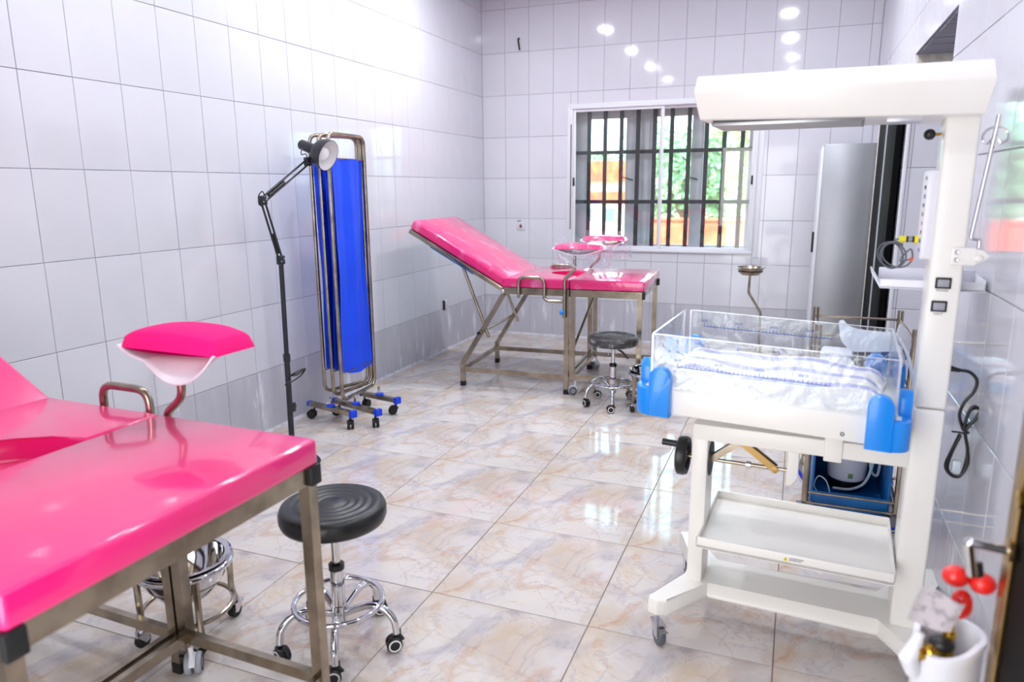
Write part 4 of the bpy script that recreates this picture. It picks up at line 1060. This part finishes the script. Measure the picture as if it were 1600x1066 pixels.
# wrapped packs on the top of the trolley, seen through the crib
for k, (x, y, z, a) in enumerate(((3.245, -3.49, .606, .08), (3.255, -3.26, .606, -.1))):
    p = tag(empty('wrapped_pack', (x, y, z), a), ['flat white and blue wrapped pack at the left on the trolley top, behind the crib', 'white and blue wrapped pack further back on the trolley, behind the crib'][k], 'pack', 'wrapped packs on the trolley')
    MB().box(-.07, .07, -.08, .08, 0, .13, .012).build('pack', 'white_plastic', p)
    MB().box(-.072, .072, -.082, .03, .05, .10, .004).build('printed_band', 'cyan_plastic', p)

# ------------------------------------------------------------------ near right: oxygen cylinder and the open door leaf
oc = tag(empty('oxygen_cylinder', (3.352, -5.56, 0)), 'white oxygen cylinder with red valve knobs and hanging paper tag by the open door', 'gas cylinder')
MB().lathe([(0, 0), (.062, 0), (.066, .01), (.066, .50), (.058, .55), (.03, .585), (.016, .60), (0, .60)], seg=32).build('bottle', 'white_paint', oc)
# guard collar: open ring with a lug
gd = MB()
n = 40
def gprof(a): return .705-.035*max(0, math.cos(a+2.3))
loops = []
ro, ri = .055, .047
for i in range(n):
    a = 2*PI*i/n; c_, s_ = math.cos(a), math.sin(a); zt = gprof(a)
    loops.append([(ro*c_, ro*s_, .53), (ro*c_, ro*s_, zt-.02), (ro*1.06*c_, ro*1.06*s_, zt-.012), (ro*1.05*c_, ro*1.05*s_, zt), (ri*c_, ri*s_, zt), (ri*c_, ri*s_, .53)])
loops.append(loops[0]); gd.loft(loops, False)
gd.build('guard_collar', 'white_plastic', oc)
MB().tube([(-.055, -.025, .62), (-.066, -.03, .65), (-.05, -.022, .70)], [.014, .018, .008], 10).build('collar_lug', 'white_plastic', oc)
MB().tube([(0, 0, .58), (0, 0, .70)], .011, 12).lathe([(0, 0), (.016, 0), (.016, .014), (.012, .018), (.012, .03), (0, .03)], (-.028, -.02, .665), 12, (-.8, -.5, 0)).build('valve_body', 'brass', oc)
MB().tube([(-.018, -.012, .665), (-.05, -.03, .667)], .012, 12).tube([(0, 0, .70), (.0, 0, .75)], .007, 10).build('valve_stem', 'brass', oc)
MB().sphere((-.012, -.01, .68), .02, 12, (1.1, 1, .7)).build('regulator', 'black_plastic', oc)
MB().sphere((.010, -.01, .765), .023, 16, (.8, .8, 1.25)).build('lower_knob', 'red_plastic', oc)
hw2 = MB()
for s_ in (-1, 1): hw2.sphere((.016+s_*.021, -.012, .816-.003*s_), .0205, 14, (1.1, 1, .95))
hw2.build('hand_knob', 'red_plastic', oc)
MB().tube([(.026, -.012, .825), (.022, -.005, .848)], .013, 12).build('knob_cap', 'black_plastic', oc)
def tg(u, v): return (-.064+.062*u-.014*v, -.055-.03*u+.006*math.sin(u*6)+.01*v, .806+.004*u-.070*v+.004*math.sin(u*5+v*3))
MB().grid(tg, 10, 10).thick(.0012).build('paper_tag', 'paper', oc, 80)
MB().tube([(-.014, -.085, .79), (.0, -.02, .775)], .0015, 6).build('tag_string', 'ink_grey', oc)

d1 = empty('door_1', (3.404, -5.62, 0)); d1['kind'] = 'structure'
MB().box(0, .042, -.92, -.012, .012, 2.1, .003).build('leaf', 'black_marble', d1)
MB().box(-.004, .046, -.014, .004, .012, 2.1, .002).build('edge_trim', 'gold', d1)
MB().box(-.006, .0, -.05, -.014, .012, 2.1, .001).build('face_trim', 'gold', d1)
MB().lathe([(0, 0), (.018, 0), (.018, .006), (0, .008)], (-.006, -.045, .925), 16, (-1, 0, 0)).build('lever_rose', 'gold', d1)
MB().tube(fillet([(-.006, -.045, .925), (-.066, -.04, .928), (-.052, -.03, .865)], .008), .0085, 12).build('lever_handle', 'chrome', d1)
MB().lathe([(0, 0), (.014, 0), (.014, .006), (0, .008)], (-.006, -.06, 1.02), 16, (-1, 0, 0)).build('key_rose', 'brass', d1)
